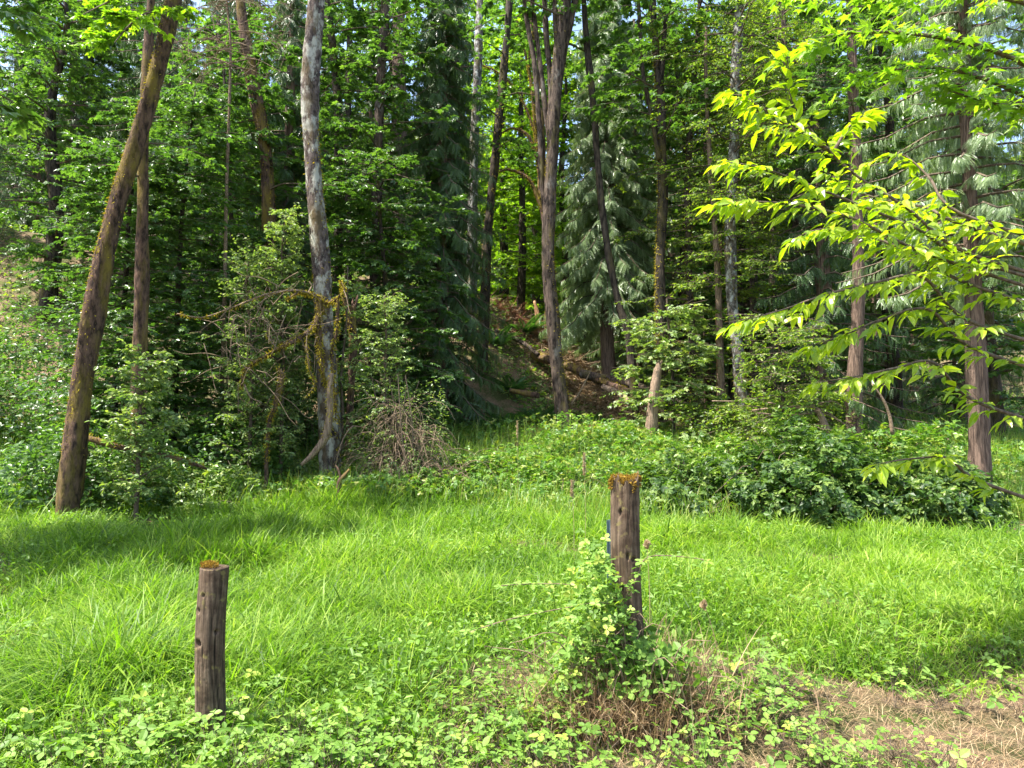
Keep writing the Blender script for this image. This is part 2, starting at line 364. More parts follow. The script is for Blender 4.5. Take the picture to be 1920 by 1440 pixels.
# ================================================================== SETTING: ground
def ground():
    xs = np.concatenate([np.linspace(-160, -22, 24)[:-1], np.linspace(-22, -9, 60)[:-1], np.linspace(-9, 9, 240)[:-1], np.linspace(9, 22, 60)[:-1], np.linspace(22, 160, 24)])
    ys = np.concatenate([np.linspace(-60, 0, 10)[:-1], np.linspace(0, 14, 200)[:-1], np.linspace(14, 34, 140)[:-1], np.linspace(34, 60, 50)[:-1], np.linspace(60, 260, 30)])
    X, Y = np.meshgrid(xs, ys); Z = gz(X, Y)
    g = Geo(); nx = len(xs); i = np.arange(len(ys) - 1)[:, None] * nx; j = np.arange(nx - 1)[None]
    f = np.stack([i + j, i + j + 1, i + j + 1 + nx, i + j + nx], -1).reshape(-1, 4)
    g.add(np.stack([X, Y, Z], -1).reshape(-1, 3), [f])
    m, n, out = newmat("soil_and_litter"); L = n.links
    tc = n.nodes.new("ShaderNodeTexCoord")
    def noise(sc, det=8, seed=0):
        mp = n.nodes.new("ShaderNodeMapping"); mp.inputs["Location"].default_value = (seed, seed, 0); L.new(tc.outputs["Object"], mp.inputs[0])
        q = n.nodes.new("ShaderNodeTexNoise"); q.inputs["Scale"].default_value = sc; q.inputs["Detail"].default_value = det; q.inputs["Roughness"].default_value = .7; L.new(mp.outputs[0], q.inputs[0]); return q
    a = noise(1.5); b = noise(28, 6, 5)
    r1 = ramp(n, [(.3, (.09, .058, .035)), (.7, (.30, .21, .13))]); L.new(b.outputs[0], r1.inputs[0])
    r2 = ramp(n, [(.3, (.03, .045, .012)), (.7, (.09, .10, .03))]); L.new(b.outputs[0], r2.inputs[0])
    r3 = ramp(n, [(.42, (0, 0, 0)), (.56, (1, 1, 1))]); L.new(a.outputs[0], r3.inputs[0])
    mx = n.nodes.new("ShaderNodeMix"); mx.data_type = 'RGBA'; L.new(r3.outputs[0], mx.inputs[0]); L.new(r1.outputs[0], mx.inputs[6]); L.new(r2.outputs[0], mx.inputs[7])
    p = n.nodes.new("ShaderNodeBsdfPrincipled"); p.inputs["Roughness"].default_value = .95; p.inputs["Specular IOR Level"].default_value = .15; L.new(mx.outputs[2], p.inputs["Base Color"])
    bp = n.nodes.new("ShaderNodeBump"); bp.inputs["Distance"].default_value = .04; L.new(b.outputs[0], bp.inputs["Height"]); L.new(bp.outputs[0], p.inputs["Normal"]); L.new(p.outputs[0], out.inputs[0])
    o = g.build("ground", m, smooth=True); o["kind"] = "structure"
ground()

# ------------------------------------------------------------------ meadow grass, straw, low cover
def edgeY(x): return np.interp(x, [-12, -5, -1, 1, 3, 9], [12.2, 13.2, 13.4, 12.0, 10.9, 10.4]) + .35 * nB(x * 2, x * 0)
def drymask(x, y):
    m = np.exp(-(((x - 2.9) / 1.7) ** 2 + ((y - 3.9) / 1.1) ** 2)) + .85 * np.exp(-(((x - 1.4) / 1.1) ** 2 + ((y - 3.45) / .35) ** 2)) + .5 * np.exp(-(((x + .2) / .8) ** 2 + ((y - 3.4) / .3) ** 2))
    return np.clip(m * 1.25 + .22 * nC(x, y) * (m > .15), 0, 1)
def scatter(n, y0, y1, fac=.78, pw=1.35):
    """denser near the viewer's path, area-based"""
    y = (y0 ** (2 - pw) + rng.random(n) * (y1 ** (2 - pw) - y0 ** (2 - pw))) ** (1 / (2 - pw)) if pw != 2 else y0 * (y1 / y0) ** rng.random(n)
    x = rng.uniform(-1, 1, n) * (fac * y + .6); return x, y
def blades(g, x, y, h, w, lean, curl, val, mat=0, z=None):
    n = len(x); a = rng.uniform(0, 2 * pi, n); ld = np.stack([np.cos(a), np.sin(a), np.zeros(n)], 1)
    b = a + pi / 2 + rng.normal(0, .5, n); wd = np.stack([np.cos(b), np.sin(b), np.zeros(n)], 1)
    t = np.array([0, .3, .58, .82, 1.]); wp = np.array([.7, 1, .85, .5, 0])
    z0 = gz(x, y) if z is None else z
    root = np.stack([x, y, z0 - .01], 1)
    zz = h[:, None] * (t[None] - curl[:, None] * t[None] ** 3)
    hor = (lean * h)[:, None] * t[None] + (curl * h)[:, None] * t[None] ** 2.2 * .9
    c = root[:, None] + ld[:, None] * hor[..., None]; c[..., 2] += zz
    ww = (w[:, None] * wp[None] * .5)[..., None] * wd[:, None]
    v = np.empty((n, 9, 3)); v[:, 0:8:2] = c[:, :4] - ww[:, :4]; v[:, 1:8:2] = c[:, :4] + ww[:, :4]; v[:, 8] = c[:, 4]
    o = (np.arange(n) * 9)[:, None, None]
    q = (np.array([(0, 1, 3, 2), (2, 3, 5, 4), (4, 5, 7, 6)])[None] + o).reshape(-1, 4); tr = (np.array([(6, 7, 8)])[None] + o).reshape(-1, 3)
    g.add(v.reshape(-1, 3), [q, tr], np.repeat(val, 9), mat)
def meadow():
    n = 520000; x, y = scatter(n, 3.0, 14.5, .8, 1.1)
    dry = drymask(x, y)
    nearcut = np.clip(1 - sst(4.6, 3.3, y) * .12, 0, 1)
    keep = (y < edgeY(x) + rng.normal(0, .25, n)) & (rng.random(n) > dry * 1.15) & (rng.random(n) < nearcut)
    thin = np.clip(.62 + .36 * nD(x, y) + .32 * nC(x * .8, y * .8), .05, 1); keep &= rng.random(n) < thin
    # bare hollow behind the short post
    keep &= ~((((x + 2.3) / .45) ** 2 + ((y - 4.9) / .35) ** 2 < 1) & (rng.random(n) < .8))
    x, y = x[keep], y[keep]; n = len(x)
    h = (.23 + .07 * nD(x, y) + .11 * sst(5, 12, y)) * rng.uniform(.55, 1.35, n) * (1 - .55 * sst(4.8, 3.3, y)) * (1 - .6 * drymask(x, y))
    h = np.clip(h * 1.05, .05, .6); tall = rng.random(n) < .015; h[tall] *= 1.25
    h *= 1 - .35 * sst(1.4, 4.5, x) * sst(12, 6, y)
    w = rng.uniform(.004, .0105, n) * (1 + .35 * sst(5, 12, y))
    val = np.clip(.42 + .14 * nD(x * 1.7, y * 1.7) + .10 * nE(x * .7, y * .7) + rng.normal(0, .27, n) + .14 * sst(0, 3, x) * sst(12, 8, y), 0, 1)
    h = h * (1 + .28 * nE(x, y)); broad = rng.random(n) < .12; w[broad] *= 1.8
    g = Geo(); blades(g, x, y, h, w, rng.uniform(.05, .9, n), rng.uniform(.08, 1.05, n), val)
    o = g.build("meadow_grass", M['grass']); tag(o, "bright green knee-high grass filling the clearing behind the two posts", "grass", kind="stuff")
    # straw
    n = 120000; x, y = scatter(n, 3.0, 9, .8, 1.2); dm = drymask(x, y)
    keep = (rng.random(n) < dm * .95 + .05 + .25 * (nC(x * .8, y * .8) < -1.1)); x, y = x[keep], y[keep]; n = len(x)
    g = Geo(); h = rng.uniform(.03, .15, n)
    blades(g, x, y, h * .5, rng.uniform(.0015, .0038, n), rng.uniform(.5, 2.6, n), rng.uniform(0, .6, n), rng.random(n))
    n = 2200; x = rng.normal(.62, .22, n); y = rng.normal(4.1, .2, n)
    blades(g, x, y, rng.uniform(.2, .5, n), rng.uniform(.002, .005, n), rng.uniform(0, .5, n), rng.uniform(0, .3, n), rng.random(n))
    tag(g.build("dry_grass", M['straw']), "brown dry straw lying flat on bare ground at lower right", "dry grass", kind="stuff")
meadow()
def cover():
    # low bramble seedlings in the foreground
    g = Geo(); cs = []
    def patch(px0, px1, y0, y1, n):
        for _ in range(n):
            Y = rng.uniform(y0, y1); cs.append((PX(rng.uniform(px0, px1), Y), Y))
    patch(-60, 720, 3.15, 3.7, 100); patch(240, 480, 3.3, 3.9, 30); patch(620, 1150, 3.15, 3.8, 50); patch(1150, 1560, 3.2, 4.3, 42); patch(1480, 1760, 3.1, 3.6, 22); patch(1350, 1950, 4.2, 5.2, 30)
    patch(1580, 2000, 5.0, 6.2, 34); patch(-60, 380, 4.2, 5.6, 45); patch(700, 1100, 3.8, 4.4, 16); patch(1250, 1450, 3.9, 4.6, 26); patch(-80, 600, 3.7, 4.3, 26)
    for (cx, cy) in cs:
        if rng.random() < .22: continue
        k = rng.integers(9, 20); ls = rng.choice([.75, 1, 1.35]); b = base(cx, cy, 0)
        a = rng.uniform(0, 2 * pi, k); rr = rng.uniform(.02, .19, k); hh = rng.uniform(.04, .20, k) * (1.1 - rr * 2)
        tip = np.stack([b[0] + np.cos(a) * rr, b[1] + np.sin(a) * rr, b[2] + hh], 1)
        A = np.stack([np.cos(a), np.sin(a), rng.uniform(-.35, .25, k)], 1) + rng.normal(0, .3, (k, 3))
        g.inst(tri_near, tip, A, np.array([0, 0, 1.]) + rng.normal(0, .32, (k, 3)), rng.uniform(.025, .07, k) * ls, np.clip(rng.normal(.42, .22, k), 0, 1), mat=0)
        st = np.repeat(b[None], k, 0) + rng.normal(0, .02, (k, 3)) * [1, 1, 0]; d = tip - st
        g.inst(stick, st, d, rng.normal(0, 1, (k, 3)), np.linalg.norm(d, axis=1), np.full(k, .3), 1, size2=.0035)
    tag(g.build("low_bramble_cover", [M['clover'], M['twig']]), "low trefoil-leaved bramble creeping over the ground along the bottom edge", "ground cover", kind="stuff")
    # broad leaves mixed into the meadow
    g = Geo(); n = 30000; x, y = scatter(n, 3.6, 13, .8, 1.1); k = (nD(x * 1.3 + 4, y * 1.3) > -.2 + .8 * rng.random(n)) & (y < edgeY(x)) & (rng.random(n) > drymask(x, y)); x, y = x[k], y[k]; n = len(x)
    p = np.stack([x, y, gz(x, y) + rng.uniform(.1, .3, n)], 1)
    g.inst(leaf6, p, rng.normal(0, 1, (n, 3)) * [1, 1, .3], np.array([0, 0, 1.]) + rng.normal(0, .45, (n, 3)), rng.uniform(.02, .06, n), np.clip(rng.normal(.3, .25, n), 0, 1))
    tag(g.build("meadow_herbs", [M['clover']]), "small broad-leaved weeds mixed into the meadow grass", "weeds", kind="stuff")
    # forest-floor undergrowth between the meadow and the hill
    g = Geo(); n = 75000; y = 12.0 + 20 * rng.random(n) ** 1.35; x = rng.uniform(-.85, .85, n) * y
    k = (y > edgeY(x) - .2) & (nB(x * .8, y * .8) + .9 * (y < 19) > -.3)
    lit = np.exp(-((x - np.interp(y, [20, 28], [5, 0.3])) / 1.2) ** 2) * (y > 21.5)
    k &= rng.random(n) > lit * .85
    x, y = x[k], y[k]; n = len(x); hg = (.32 + .2 * nB(x, y)) * sst(10.5, 13.5, y) * np.interp(y, [12, 19, 22, 30], [1.3, 1.3, .9, .7]); p = np.stack([x, y, gz(x, y) + rng.random(n) ** .6 * np.clip(hg, .1, 2)], 1)
    g.inst(tri_far, p, rng.normal(0, 1, (n, 3)) * [1, 1, .4], np.array([0, -.2, 1.]) + rng.normal(0, .5, (n, 3)), rng.uniform(.05, .12, n))
    n = 42000; y = 11.5 + 8 * rng.random(n); x = rng.uniform(-.8, .8, n) * y; k = y > edgeY(x) - .5; x, y = x[k], y[k]; n = len(x)
    blades(g, x, y, rng.uniform(.35, .85, n), rng.uniform(.006, .013, n), rng.uniform(.05, .4, n), rng.uniform(0, .5, n), rng.uniform(.4, 1, n))
    tag(g.build("undergrowth", [M['herb']]), "leafy green undergrowth covering the bank and forest floor behind the meadow", "undergrowth", kind="stuff")
    # leaf litter and slash on the sunlit crest
    g = Geo(); n = 22000; y = rng.uniform(20, 30, n); x = np.interp(y, [20, 28.5], [5.2, .3]) + rng.normal(0, 1.1, n)
    p = np.stack([x, y, gz(x, y) + rng.uniform(.01, .12, n)], 1)
    g.inst(stick, p[:5000], rng.normal(0, 1, (5000, 3)) * [1, 1, .35], rng.normal(0, 1, (5000, 3)), rng.uniform(.15, .8, 5000), size2=rng.uniform(.01, .028, 5000))
    g.inst(leaf6, p[5000:], rng.normal(0, 1, (n - 5000, 3)) * [1, 1, .4], np.array([0, 0, 1.]) + rng.normal(0, .5, (n - 5000, 3)), rng.uniform(.05, .13, n - 5000))
    tag(g.build("forest_litter", [M['straw']]), "tan dead twigs and leaf litter on the sunlit hill crest", "leaf litter", kind="stuff")
cover()

# ================================================================== POSTS
def post(px, top_py, base_py, Y, rad, lean_top, label, ragged, holes):
    top = P(px[0], top_py, Y + .0); b = P(px[1], base_py, Y); gb = base(b[0], b[1], -.15); t = thing("fence_post", label, "post", gb, "old round wooden fence posts")
    gb2 = gb
    N = 150; S = 72; z = np.linspace(0, 1, N); a = np.arange(S) / S * 2 * pi
    ctr = gb2[None] + (top - gb2)[None] * z[:, None]; ctr[:, 0] += .006 * np.sin(z * 7)
    crack = np.zeros((N, S)); 
    for _ in range(34):
        ac = rng.uniform(0, 2 * pi); z0 = rng.uniform(-.2, 1); zl = rng.uniform(.1, .6); wd = rng.uniform(.02, .06); dp = rng.uniform(.03, .15)
        da = (a[None] - ac - .15 * np.sin(z[:, None] * 9 + ac) + pi) % (2 * pi) - pi
        crack += .55 * dp * np.exp(-(da / wd) ** 2) * np.clip(1 - np.abs((z[:, None] - z0) / zl) ** 4, 0, 1)
    rr = rad * (1 + .025 * np.sin(a[None] * 2 + 1 + z[:, None] * 2) + .02 * np.sin(a[None] * 3 + z[:, None] * 5) - np.clip(crack, 0, .3) + rng.normal(0, .006, (N, S)))
    for (ha, hz, hs) in holes:
        da = (a[None] - ha + pi) % (2 * pi) - pi
        d2 = (da * rad / hs) ** 2 + ((z[:, None] - hz) * np.linalg.norm(top - gb2) / (hs * (1 if hs > .008 else 2.4))) ** 2
        rr -= .03 * np.exp(-d2 ** 2)
    v = ctr[:, None] + rr[..., None] * np.stack([np.cos(a), np.sin(a), 0 * a], 1)[None]
    # ragged rotten top
    jag = ragged * (np.clip(np.sin(a * 3 + 2), -1, 1) * .5 + rng.normal(0, .35, S) + 1.1 * np.exp(-((a - 4.35) / .3) ** 2) * -1)
    wgt = np.clip((z - .93) / .07, 0, 1)[:, None]; v[..., 2] += wgt * jag[None]
    i = np.arange(N - 1)[:, None] * S; j = np.arange(S)[None]; k = (j + 1) % S
    f = np.stack([i + j, i + k, i + k + S, i + j + S], -1).reshape(-1, 4)
    rings = [v.reshape(-1, 3)]; last = v[-1]; fs = [f]; off = (N - 1) * S
    for q, s in enumerate((.85, .6, .3)):
        ring = top + (last - top) * s; ring[:, 2] = top[2] + (last[:, 2] - top[2]) * s - (ragged * .9 if ragged > .01 else .0) * (1 - s) - .004 + rng.normal(0, .003, S)
        rings.append(ring); n0 = (N + q) * S; jj = np.arange(S); kk = (jj + 1) % S
        fs.append(np.stack([off + jj, off + kk, n0 + kk, n0 + jj], 1)); off = n0
    cp = rings[-1].mean(0)[None]; rings.append(cp); jj = np.arange(S); fs_t = np.stack([off + jj, off + (jj + 1) % S, np.full(S, (N + 3) * S)], 1)
    val = np.concatenate([np.clip(.6 - crack * 6.5, 0, 1).ravel(), np.full(3 * S + 1, .3)])
    g = Geo(); g.add(np.vstack(rings), fs + [fs_t], val); g.build("post_shaft", M['post'], t, smooth=True)
    # moss cap
    m = Geo(); n = 1500 if ragged > .01 else 600
    aa = rng.uniform(0, 2 * pi, n); r0 = np.sqrt(rng.random(n)) * rad * (1.0 if ragged > .01 else .6)
    x = np.cos(aa) * r0 - (.02 if ragged < .01 else 0); y = np.sin(aa) * r0
    jz = np.interp(aa, a, jag) * (r0 / rad) ** 2 * .9
    p = np.stack([top[0] + x, top[1] + y, top[2] + jz + rng.uniform(-.012, .014, n) + (.012 * (1 - (r0 / rad) ** 2) if ragged < .01 else 0)], 1)
    A = np.stack([x * 8, y * 8, np.full(n, .8)], 1) + rng.normal(0, .5, (n, 3))
    m.inst(leaf6, p, A, rng.normal(0, 1, (n, 3)), rng.uniform(.004, .012, n))
    if ragged > .01:
        n = 260; aa = rng.choice([3.4, 3.55, 5.2, 6.0], n) + rng.normal(0, .13, n); zz = top[2] - rng.random(n) ** 2 * .05
        p = np.stack([top[0] + np.cos(aa) * rad * 1.02, top[1] + np.sin(aa) * rad * 1.02, zz + np.interp(aa % (2 * pi), a, jag) * .8], 1)
        m.inst(leaf6, p, np.stack([np.cos(aa), np.sin(aa), aa * 0 - .4], 1) + rng.normal(0, .4, (n, 3)), rng.normal(0, 1, (n, 3)), rng.uniform(.008, .02, n))
    m.build("moss_cap", M['moss_o'], t)["kind"] = "stuff"
    return t
def postmat():
    m, n, out = newmat("weathered_post_wood"); L = n.links
    tc = n.nodes.new("ShaderNodeTexCoord"); mp = n.nodes.new("ShaderNodeMapping"); mp.inputs["Scale"].default_value = (60, 60, 3); L.new(tc.outputs["Object"], mp.inputs[0])
    no = n.nodes.new("ShaderNodeTexNoise"); no.inputs["Scale"].default_value = 1.2; no.inputs["Detail"].default_value = 9; no.inputs["Roughness"].default_value = .7; L.new(mp.outputs[0], no.inputs[0])
    r = ramp(n, [(.3, (.03, .021, .014)), (.5, (.115, .08, .052)), (.72, (.28, .205, .14))]); L.new(no.outputs[0], r.inputs[0])
    n2 = n.nodes.new("ShaderNodeTexNoise"); n2.inputs["Scale"].default_value = 7; n2.inputs["Detail"].default_value = 7; n2.inputs["Roughness"].default_value = .7; L.new(tc.outputs["Object"], n2.inputs[0])
    r2 = ramp(n, [(.40, (.45, .40, .36)), (.6, (1, 1, 1))]); L.new(n2.outputs[0], r2.inputs[0])
    mu = n.nodes.new("ShaderNodeMix"); mu.data_type = 'RGBA'; mu.blend_type = 'MULTIPLY'; mu.inputs[0].default_value = 1; L.new(r.outputs[0], mu.inputs[6]); L.new(r2.outputs[0], mu.inputs[7])
    n3 = n.nodes.new("ShaderNodeTexNoise"); n3.inputs["Scale"].default_value = 22; n3.inputs["Detail"].default_value = 5; L.new(tc.outputs["Object"], n3.inputs[0])
    r3 = ramp(n, [(.60, (0, 0, 0)), (.68, (.8, .8, .8))]); L.new(n3.outputs[0], r3.inputs[0])
    mx = n.nodes.new("ShaderNodeMix"); mx.data_type = 'RGBA'; L.new(r3.outputs[0], mx.inputs[0]); L.new(mu.outputs[2], mx.inputs[6]); mx.inputs[7].default_value = (.17, .14, .05, 1)
    at = n.nodes.new("ShaderNodeAttribute"); at.attribute_name = "v"; r4 = ramp(n, [(0, (.12, .09, .07)), (.55, (1, 1, 1))]); L.new(at.outputs["Fac"], r4.inputs[0])
    m4 = n.nodes.new("ShaderNodeMix"); m4.data_type = 'RGBA'; m4.blend_type = 'MULTIPLY'; m4.inputs[0].default_value = 1; L.new(mx.outputs[2], m4.inputs[6]); L.new(r4.outputs[0], m4.inputs[7])
    p = n.nodes.new("ShaderNodeBsdfPrincipled"); p.inputs["Roughness"].default_value = .9; p.inputs["Specular IOR Level"].default_value = .25; L.new(m4.outputs[2], p.inputs["Base Color"])
    b = n.nodes.new("ShaderNodeBump"); b.inputs["Distance"].default_value = .006; b.inputs["Strength"].default_value = .9; L.new(no.outputs[0], b.inputs["Height"]); L.new(b.outputs[0], p.inputs["Normal"]); L.new(p.outputs[0], out.inputs[0])
    return m
M['post'] = postmat()
front = lambda deg: -pi / 2 + R(deg)
post((401, 390), 1063, 1390, 3.62, .068, 0, "shorter round post with orange moss on its flat top, at the left", .002,
     [(front(-20), .875, .0085), (front(-42), .80, .010), (front(45), .70, .009), (front(-36), .645, .017), (front(-38), .17, .010), (front(-18), .16, .010)])
post((1171, 1182), 896, 1305, 4.15, .079, 0, "taller round post with a ragged mossy rotten top, ringed by brambles", .034,
     [(front(-30), .87, .007), (front(2), .70, .007), (front(27), .69, .011), (front(-25), .58, .005)])
# grey metal stake just behind the tall post
g = Geo(); c = P(1143, 1010, 4.6)
def box(g, c, s, mat=0):
    c = np.array(c); s = np.array(s) / 2
    v = np.array([(x, y, z) for x in (-1, 1) for y in (-1, 1) for z in (-1, 1)]) * s + c
    g.add(v, [[(0, 1, 3, 2), (4, 6, 7, 5), (0, 4, 5, 1), (2, 3, 7, 6), (0, 2, 6, 4), (1, 5, 7, 3)]], .5, mat)
gx = base(c[0], c[1]); ht = P(1143, 975, 4.6)[2] - gx[2]
for dx, dy, sx, sy in ((0, 0, .035, .004), (0, .019, .004, .034), (-.0155, -.004, .004, .004)): box(g, (gx[0] + dx, gx[1] + dy, gx[2] + ht / 2), (sx, sy, ht))
for k in range(9): box(g, (gx[0] + .004, gx[1] - .006, gx[2] + ht - .06 - k * .08), (.012, .008, .02))
mm, n_, out_ = newmat("painted_steel"); p_ = n_.nodes.new("ShaderNodeBsdfPrincipled"); p_.inputs["Base Color"].default_value = (.10, .15, .17, 1); p_.inputs["Metallic"].default_value = .4; p_.inputs["Roughness"].default_value = .5; n_.links.new(p_.outputs[0], out_.inputs[0])
tag(g.build("metal_stake", mm, loc=gx), "narrow blue-grey steel stake close behind the tall post's left edge", "stake")

# bramble heap around the tall post
def heap():
    b = base(.62, 4.0, 0); t = thing("bramble_bush", "light green bramble heap climbing the left side of the tall post", "bramble", b)
    g = Geo(); n = 1500
    x = rng.normal(.41, .16, n); y = rng.normal(4.03, .14, n); top = .84 * np.exp(-((x - .46) / .21) ** 2) + .05 + .12 * (x < .5) * rng.random(n) ** 3
    p = np.stack([x, y, gz(x, y) + top * (1 - rng.random(n) ** 1.6 * .75)], 1)
    g.inst(tri_near, p, rng.normal(0, 1, (n, 3)) * [1, 1, .5], np.array([-.2, -.3, .9]) + rng.normal(0, .5, (n, 3)), rng.uniform(.025, .065, n))
    n = 260; x = rng.normal(.72, .12, n); y = rng.normal(3.95, .1, n); p = np.stack([x, y, gz(x, y) + rng.uniform(.15, .43, n)], 1)
    g.inst(tri_near, p, rng.normal(0, 1, (n, 3)) * [1, 1, .5], np.array([0, -.2, .9]) + rng.normal(0, .4, (n, 3)), rng.uniform(.05, .10, n), np.clip(rng.normal(.25, .15, n), 0, 1))
    g.build("foliage", [M['clover']], t)
    s = Geo()
    for k in range(95):
        a = np.array([rng.normal(.6, .1), rng.normal(4.05, .08), 0]); a[2] = gz(a[0], a[1])
        e = a + np.array([rng.normal(-.03, .20), rng.normal(-.1, .12), rng.uniform(.1, .55)]); m = (a + e) / 2 + [0, 0, rng.uniform(.05, .3)]
        tube(s, [a, m, e], [.0038, .003, .0015], 4, .06, .1)
    n = 2600; x = rng.normal(.58, .24, n); y = rng.normal(3.95, .14, n)
    s.build("stem", [M['deadtwig']], t)
    d = Geo(); blades(d, x, y, rng.uniform(.1, .42, n), rng.uniform(.003, .007, n), rng.uniform(0, .5, n), rng.uniform(.2, .6, n), rng.random(n) * .8); d.build("dead_thatch", [M['straw']], t)
    # trailing canes
    for pts, mat, lab in (([(1200, 1150, 4.0), (1130, 1130, 3.9), (1060, 1140, 3.8), (960, 1160, 3.7), (880, 1185, 3.65)], 'clover', "cane"), ([(1130, 1190, 4.0), (1190, 1090, 3.95), (1215, 1045, 3.95), (1290, 1045, 4.0), (1320, 1050, 4.0)], 'clover', "cane"),
                     ([(1150, 1140, 4.2), (1085, 1100, 4.2), (1000, 1095, 4.1), (940, 1098, 4.0)], 'clover', "cane")):
        s = Geo(); p, r, tg = tube(s, PP(pts), .0028, 5, .03, .1, 1); k = rng.integers(0, len(p), 46)
        s.inst(tri_near, p[k], rng.normal(0, 1, (46, 3)) * [1, 1, .3], np.array([0, -.2, 1.]) + rng.normal(0, .3, (46, 3)), rng.uniform(.022, .062, 46))
        s.build(lab, [M['clover'], M['deadtwig']], t)
heap()
# grass seed stalks
def stalk(px, py0, py1, Y, label, lean=0):
    b = base(PX(px, Y) , Y, 0); e = P(px + lean, py0, Y); g = Geo()
    p, r, tg = tube(g, [b, (b + e) / 2 + [0.01, 0, 0], e], [.003, .0025, .0015], 5, .05, .05, val=.8)
    hl = P(px, py0, Y)[2] - P(px, py1, Y)[2]; n = 170; t_ = rng.random(n); pos = e - np.array([0, 0, 1.]) * (t_ * hl)[:, None] + rng.normal(0, .006, (n, 3)) * np.sin(t_ * 3)[:, None]
    t = thing("grass_stalk", label, "grass stalk", b, "tall dry grass seed stalks")
    g.build("stem", M['straw'], t); h = Geo(); h.inst(leaf6, pos, rng.normal(0, .45, (n, 3)) + [0, 0, 1], rng.normal(0, 1, (n, 3)), rng.uniform(.015, .035, n), np.full(n, .95)); h.build("seed_head", M['straw'], t)
stalk(1095, 852, 893, 8.5, "tallest tan seed head standing left of the tall post's top")
stalk(1075, 903, 932, 8.0, "shorter tan seed head below and left of the tallest one", -3)
stalk(970, 790, 822, 12.5, "yellow seed stalk above the thicket in the middle of the photo")
stalk(1213, 1018, 1030, 5.2, "short stalk with a small round pinkish seed head right of the tall post")
stalk(1340, 1132, 1142, 5.0, "bent straw-coloured seed head in the grass right of the brambles", -20)

# ================================================================== KEY TRUNKS
def trunk_obj(t, path, rad, mat, sides=16, rough=.08, step=.12, name="trunk", jag=0):
    g = Geo(); r = tube(g, path, rad, sides, step, rough, jag=jag); g.build(name, M[mat], t, smooth=True); return r

# --- lichen trunk, left of centre
Y = 14.7; pb = pbase(622, Y)
t = thing("alder_tree", "tall bare trunk with white lichen patches, leaning slightly left, left of centre", "tree", pb)
path = np.vstack([pb, PP([(618, 800), (612, 680), (604, 540), (594, 400), (584, 260), (583, 140), (592, 0), (600, -160), (606, -420)], Y)])
p, r, tg = trunk_obj(t, path, [.25, .205, .19, .18, .175, .17, .175, .17, .15, .10], 'bark_w', 20, .09, .08)
lp_, lr_ = p, r
g = Geo(); moss_on(g, p, r, 90, (1, -.3, 0), .05, .4, lo=.02, hi=.5); moss_on(g, p, r, 90, (-.8, -.4, 0), .05, .9, lo=.08, hi=.30); moss_on(g, p, r, 14, None, .05, .4, lo=.4, hi=.9); g.build("moss", M['moss'], t)
deads = [([(606, 590), (602, 560), (585, 552), (562, 548), (540, 560)], .05, 1), ([(600, 560), (560, 545), (500, 552), (440, 575), (380, 595), (332, 588)], .028, .3),
 ([(600, 575), (590, 610), (560, 635), (520, 655), (480, 678), (458, 695), (453, 725)], .05, 1), ([(612, 570), (630, 562), (645, 545), (640, 530)], .045, 1),
 ([(600, 560), (598, 620), (602, 680), (610, 720)], .07, 1), ([(634, 560), (632, 620), (622, 660), (626, 720), (630, 790)], .035, .6),
 ([(458, 720), (470, 745), (490, 755), (478, 765)], .016, 0), ([(520, 655), (500, 625), (512, 600)], .016, .2), ([(575, 555), (585, 535), (580, 528)], .02, .1),
 ([(575, 640), (580, 690), (590, 720), (572, 745)], .018, .5), ([(480, 678), (440, 665), (415, 650)], .012, .1), ([(500, 552), (470, 610), (450, 640)], .012, .1)]
for pts, rd, ms in deads:
    g = Geo(); q, rr, _ = tube(g, PP([(a_, b_, 14.45 - .8 * min(1, abs(a_ - 612) / 70)) for a_, b_ in pts]), np.linspace(rd, rd * .35, len(pts)), 8, .06, .18, 0); o = g.build("dead_branch", M['bark_m'] if ms > .5 else M['deadtwig'], t, smooth=True)
    if ms > .15: m = Geo(); moss_on(m, q, rr, 300 * ms, None, .05, .5); m.build("moss", M['moss'], o)
# fine twigs on the dead limbs
g = Geo(); n = 420
c = PP([(rng.normal(478, 52), rng.normal(620, 55), 13.7 + rng.normal(0, .25)) for _ in range(n)])
for i in range(100):
    d = rng.normal(0, 1, 3) * [1, .5, 1]; L = rng.uniform(.25, .8); q = [c[i], c[i] + d * L * .3, c[i] + d * L * .55 + [0, 0, -.12], c[i] + d * L * .7 + [0, 0, -.1]]
    tube(g, q, [.009, .007, .005, .003], 4, .1, .1)
g.build("twigs", M['deadtwig'], t)
# hanging broken limb with pale tip
Yb = 14.0
b = P(565, 872, Yb); t2 = thing("broken_limb", "curved fallen limb with a bleached white tip leaning on the lichen trunk", "dead branch", b)
g = Geo(); q, rr, _ = tube(g, PP([(565, 872), (590, 848), (610, 820), (618, 780), (618, 735), (622, 700)], Yb), [.035, .055, .07, .07, .06, .04], 12, .05, .1); g.build("limb", M['dead'], t2, smooth=True)
g = Geo(); moss_on(g, q, rr, 220, None, .045, .4, lo=.35, hi=1); g.build("moss", M['moss'], t2)
b = P(500, 812, 14); t2 = thing("mossy_stem", "short crooked mossy stem standing in the shade left of the lichen trunk", "dead branch", base(b[0], 14))
g = Geo(); q, rr, _ = tube(g, [base(b[0], 14), *PP([(503, 805), (515, 765), (524, 730), (527, 705), (522, 690)], 14)], [.03, .035, .045, .05, .06, .03], 10, .05, .2); g.build("stem", M['bark_m'], t2, smooth=True)
g = Geo(); moss_on(g, q, rr, 260, None, .045, .4, lo=.3, hi=1); g.build("moss", M['moss'], t2)
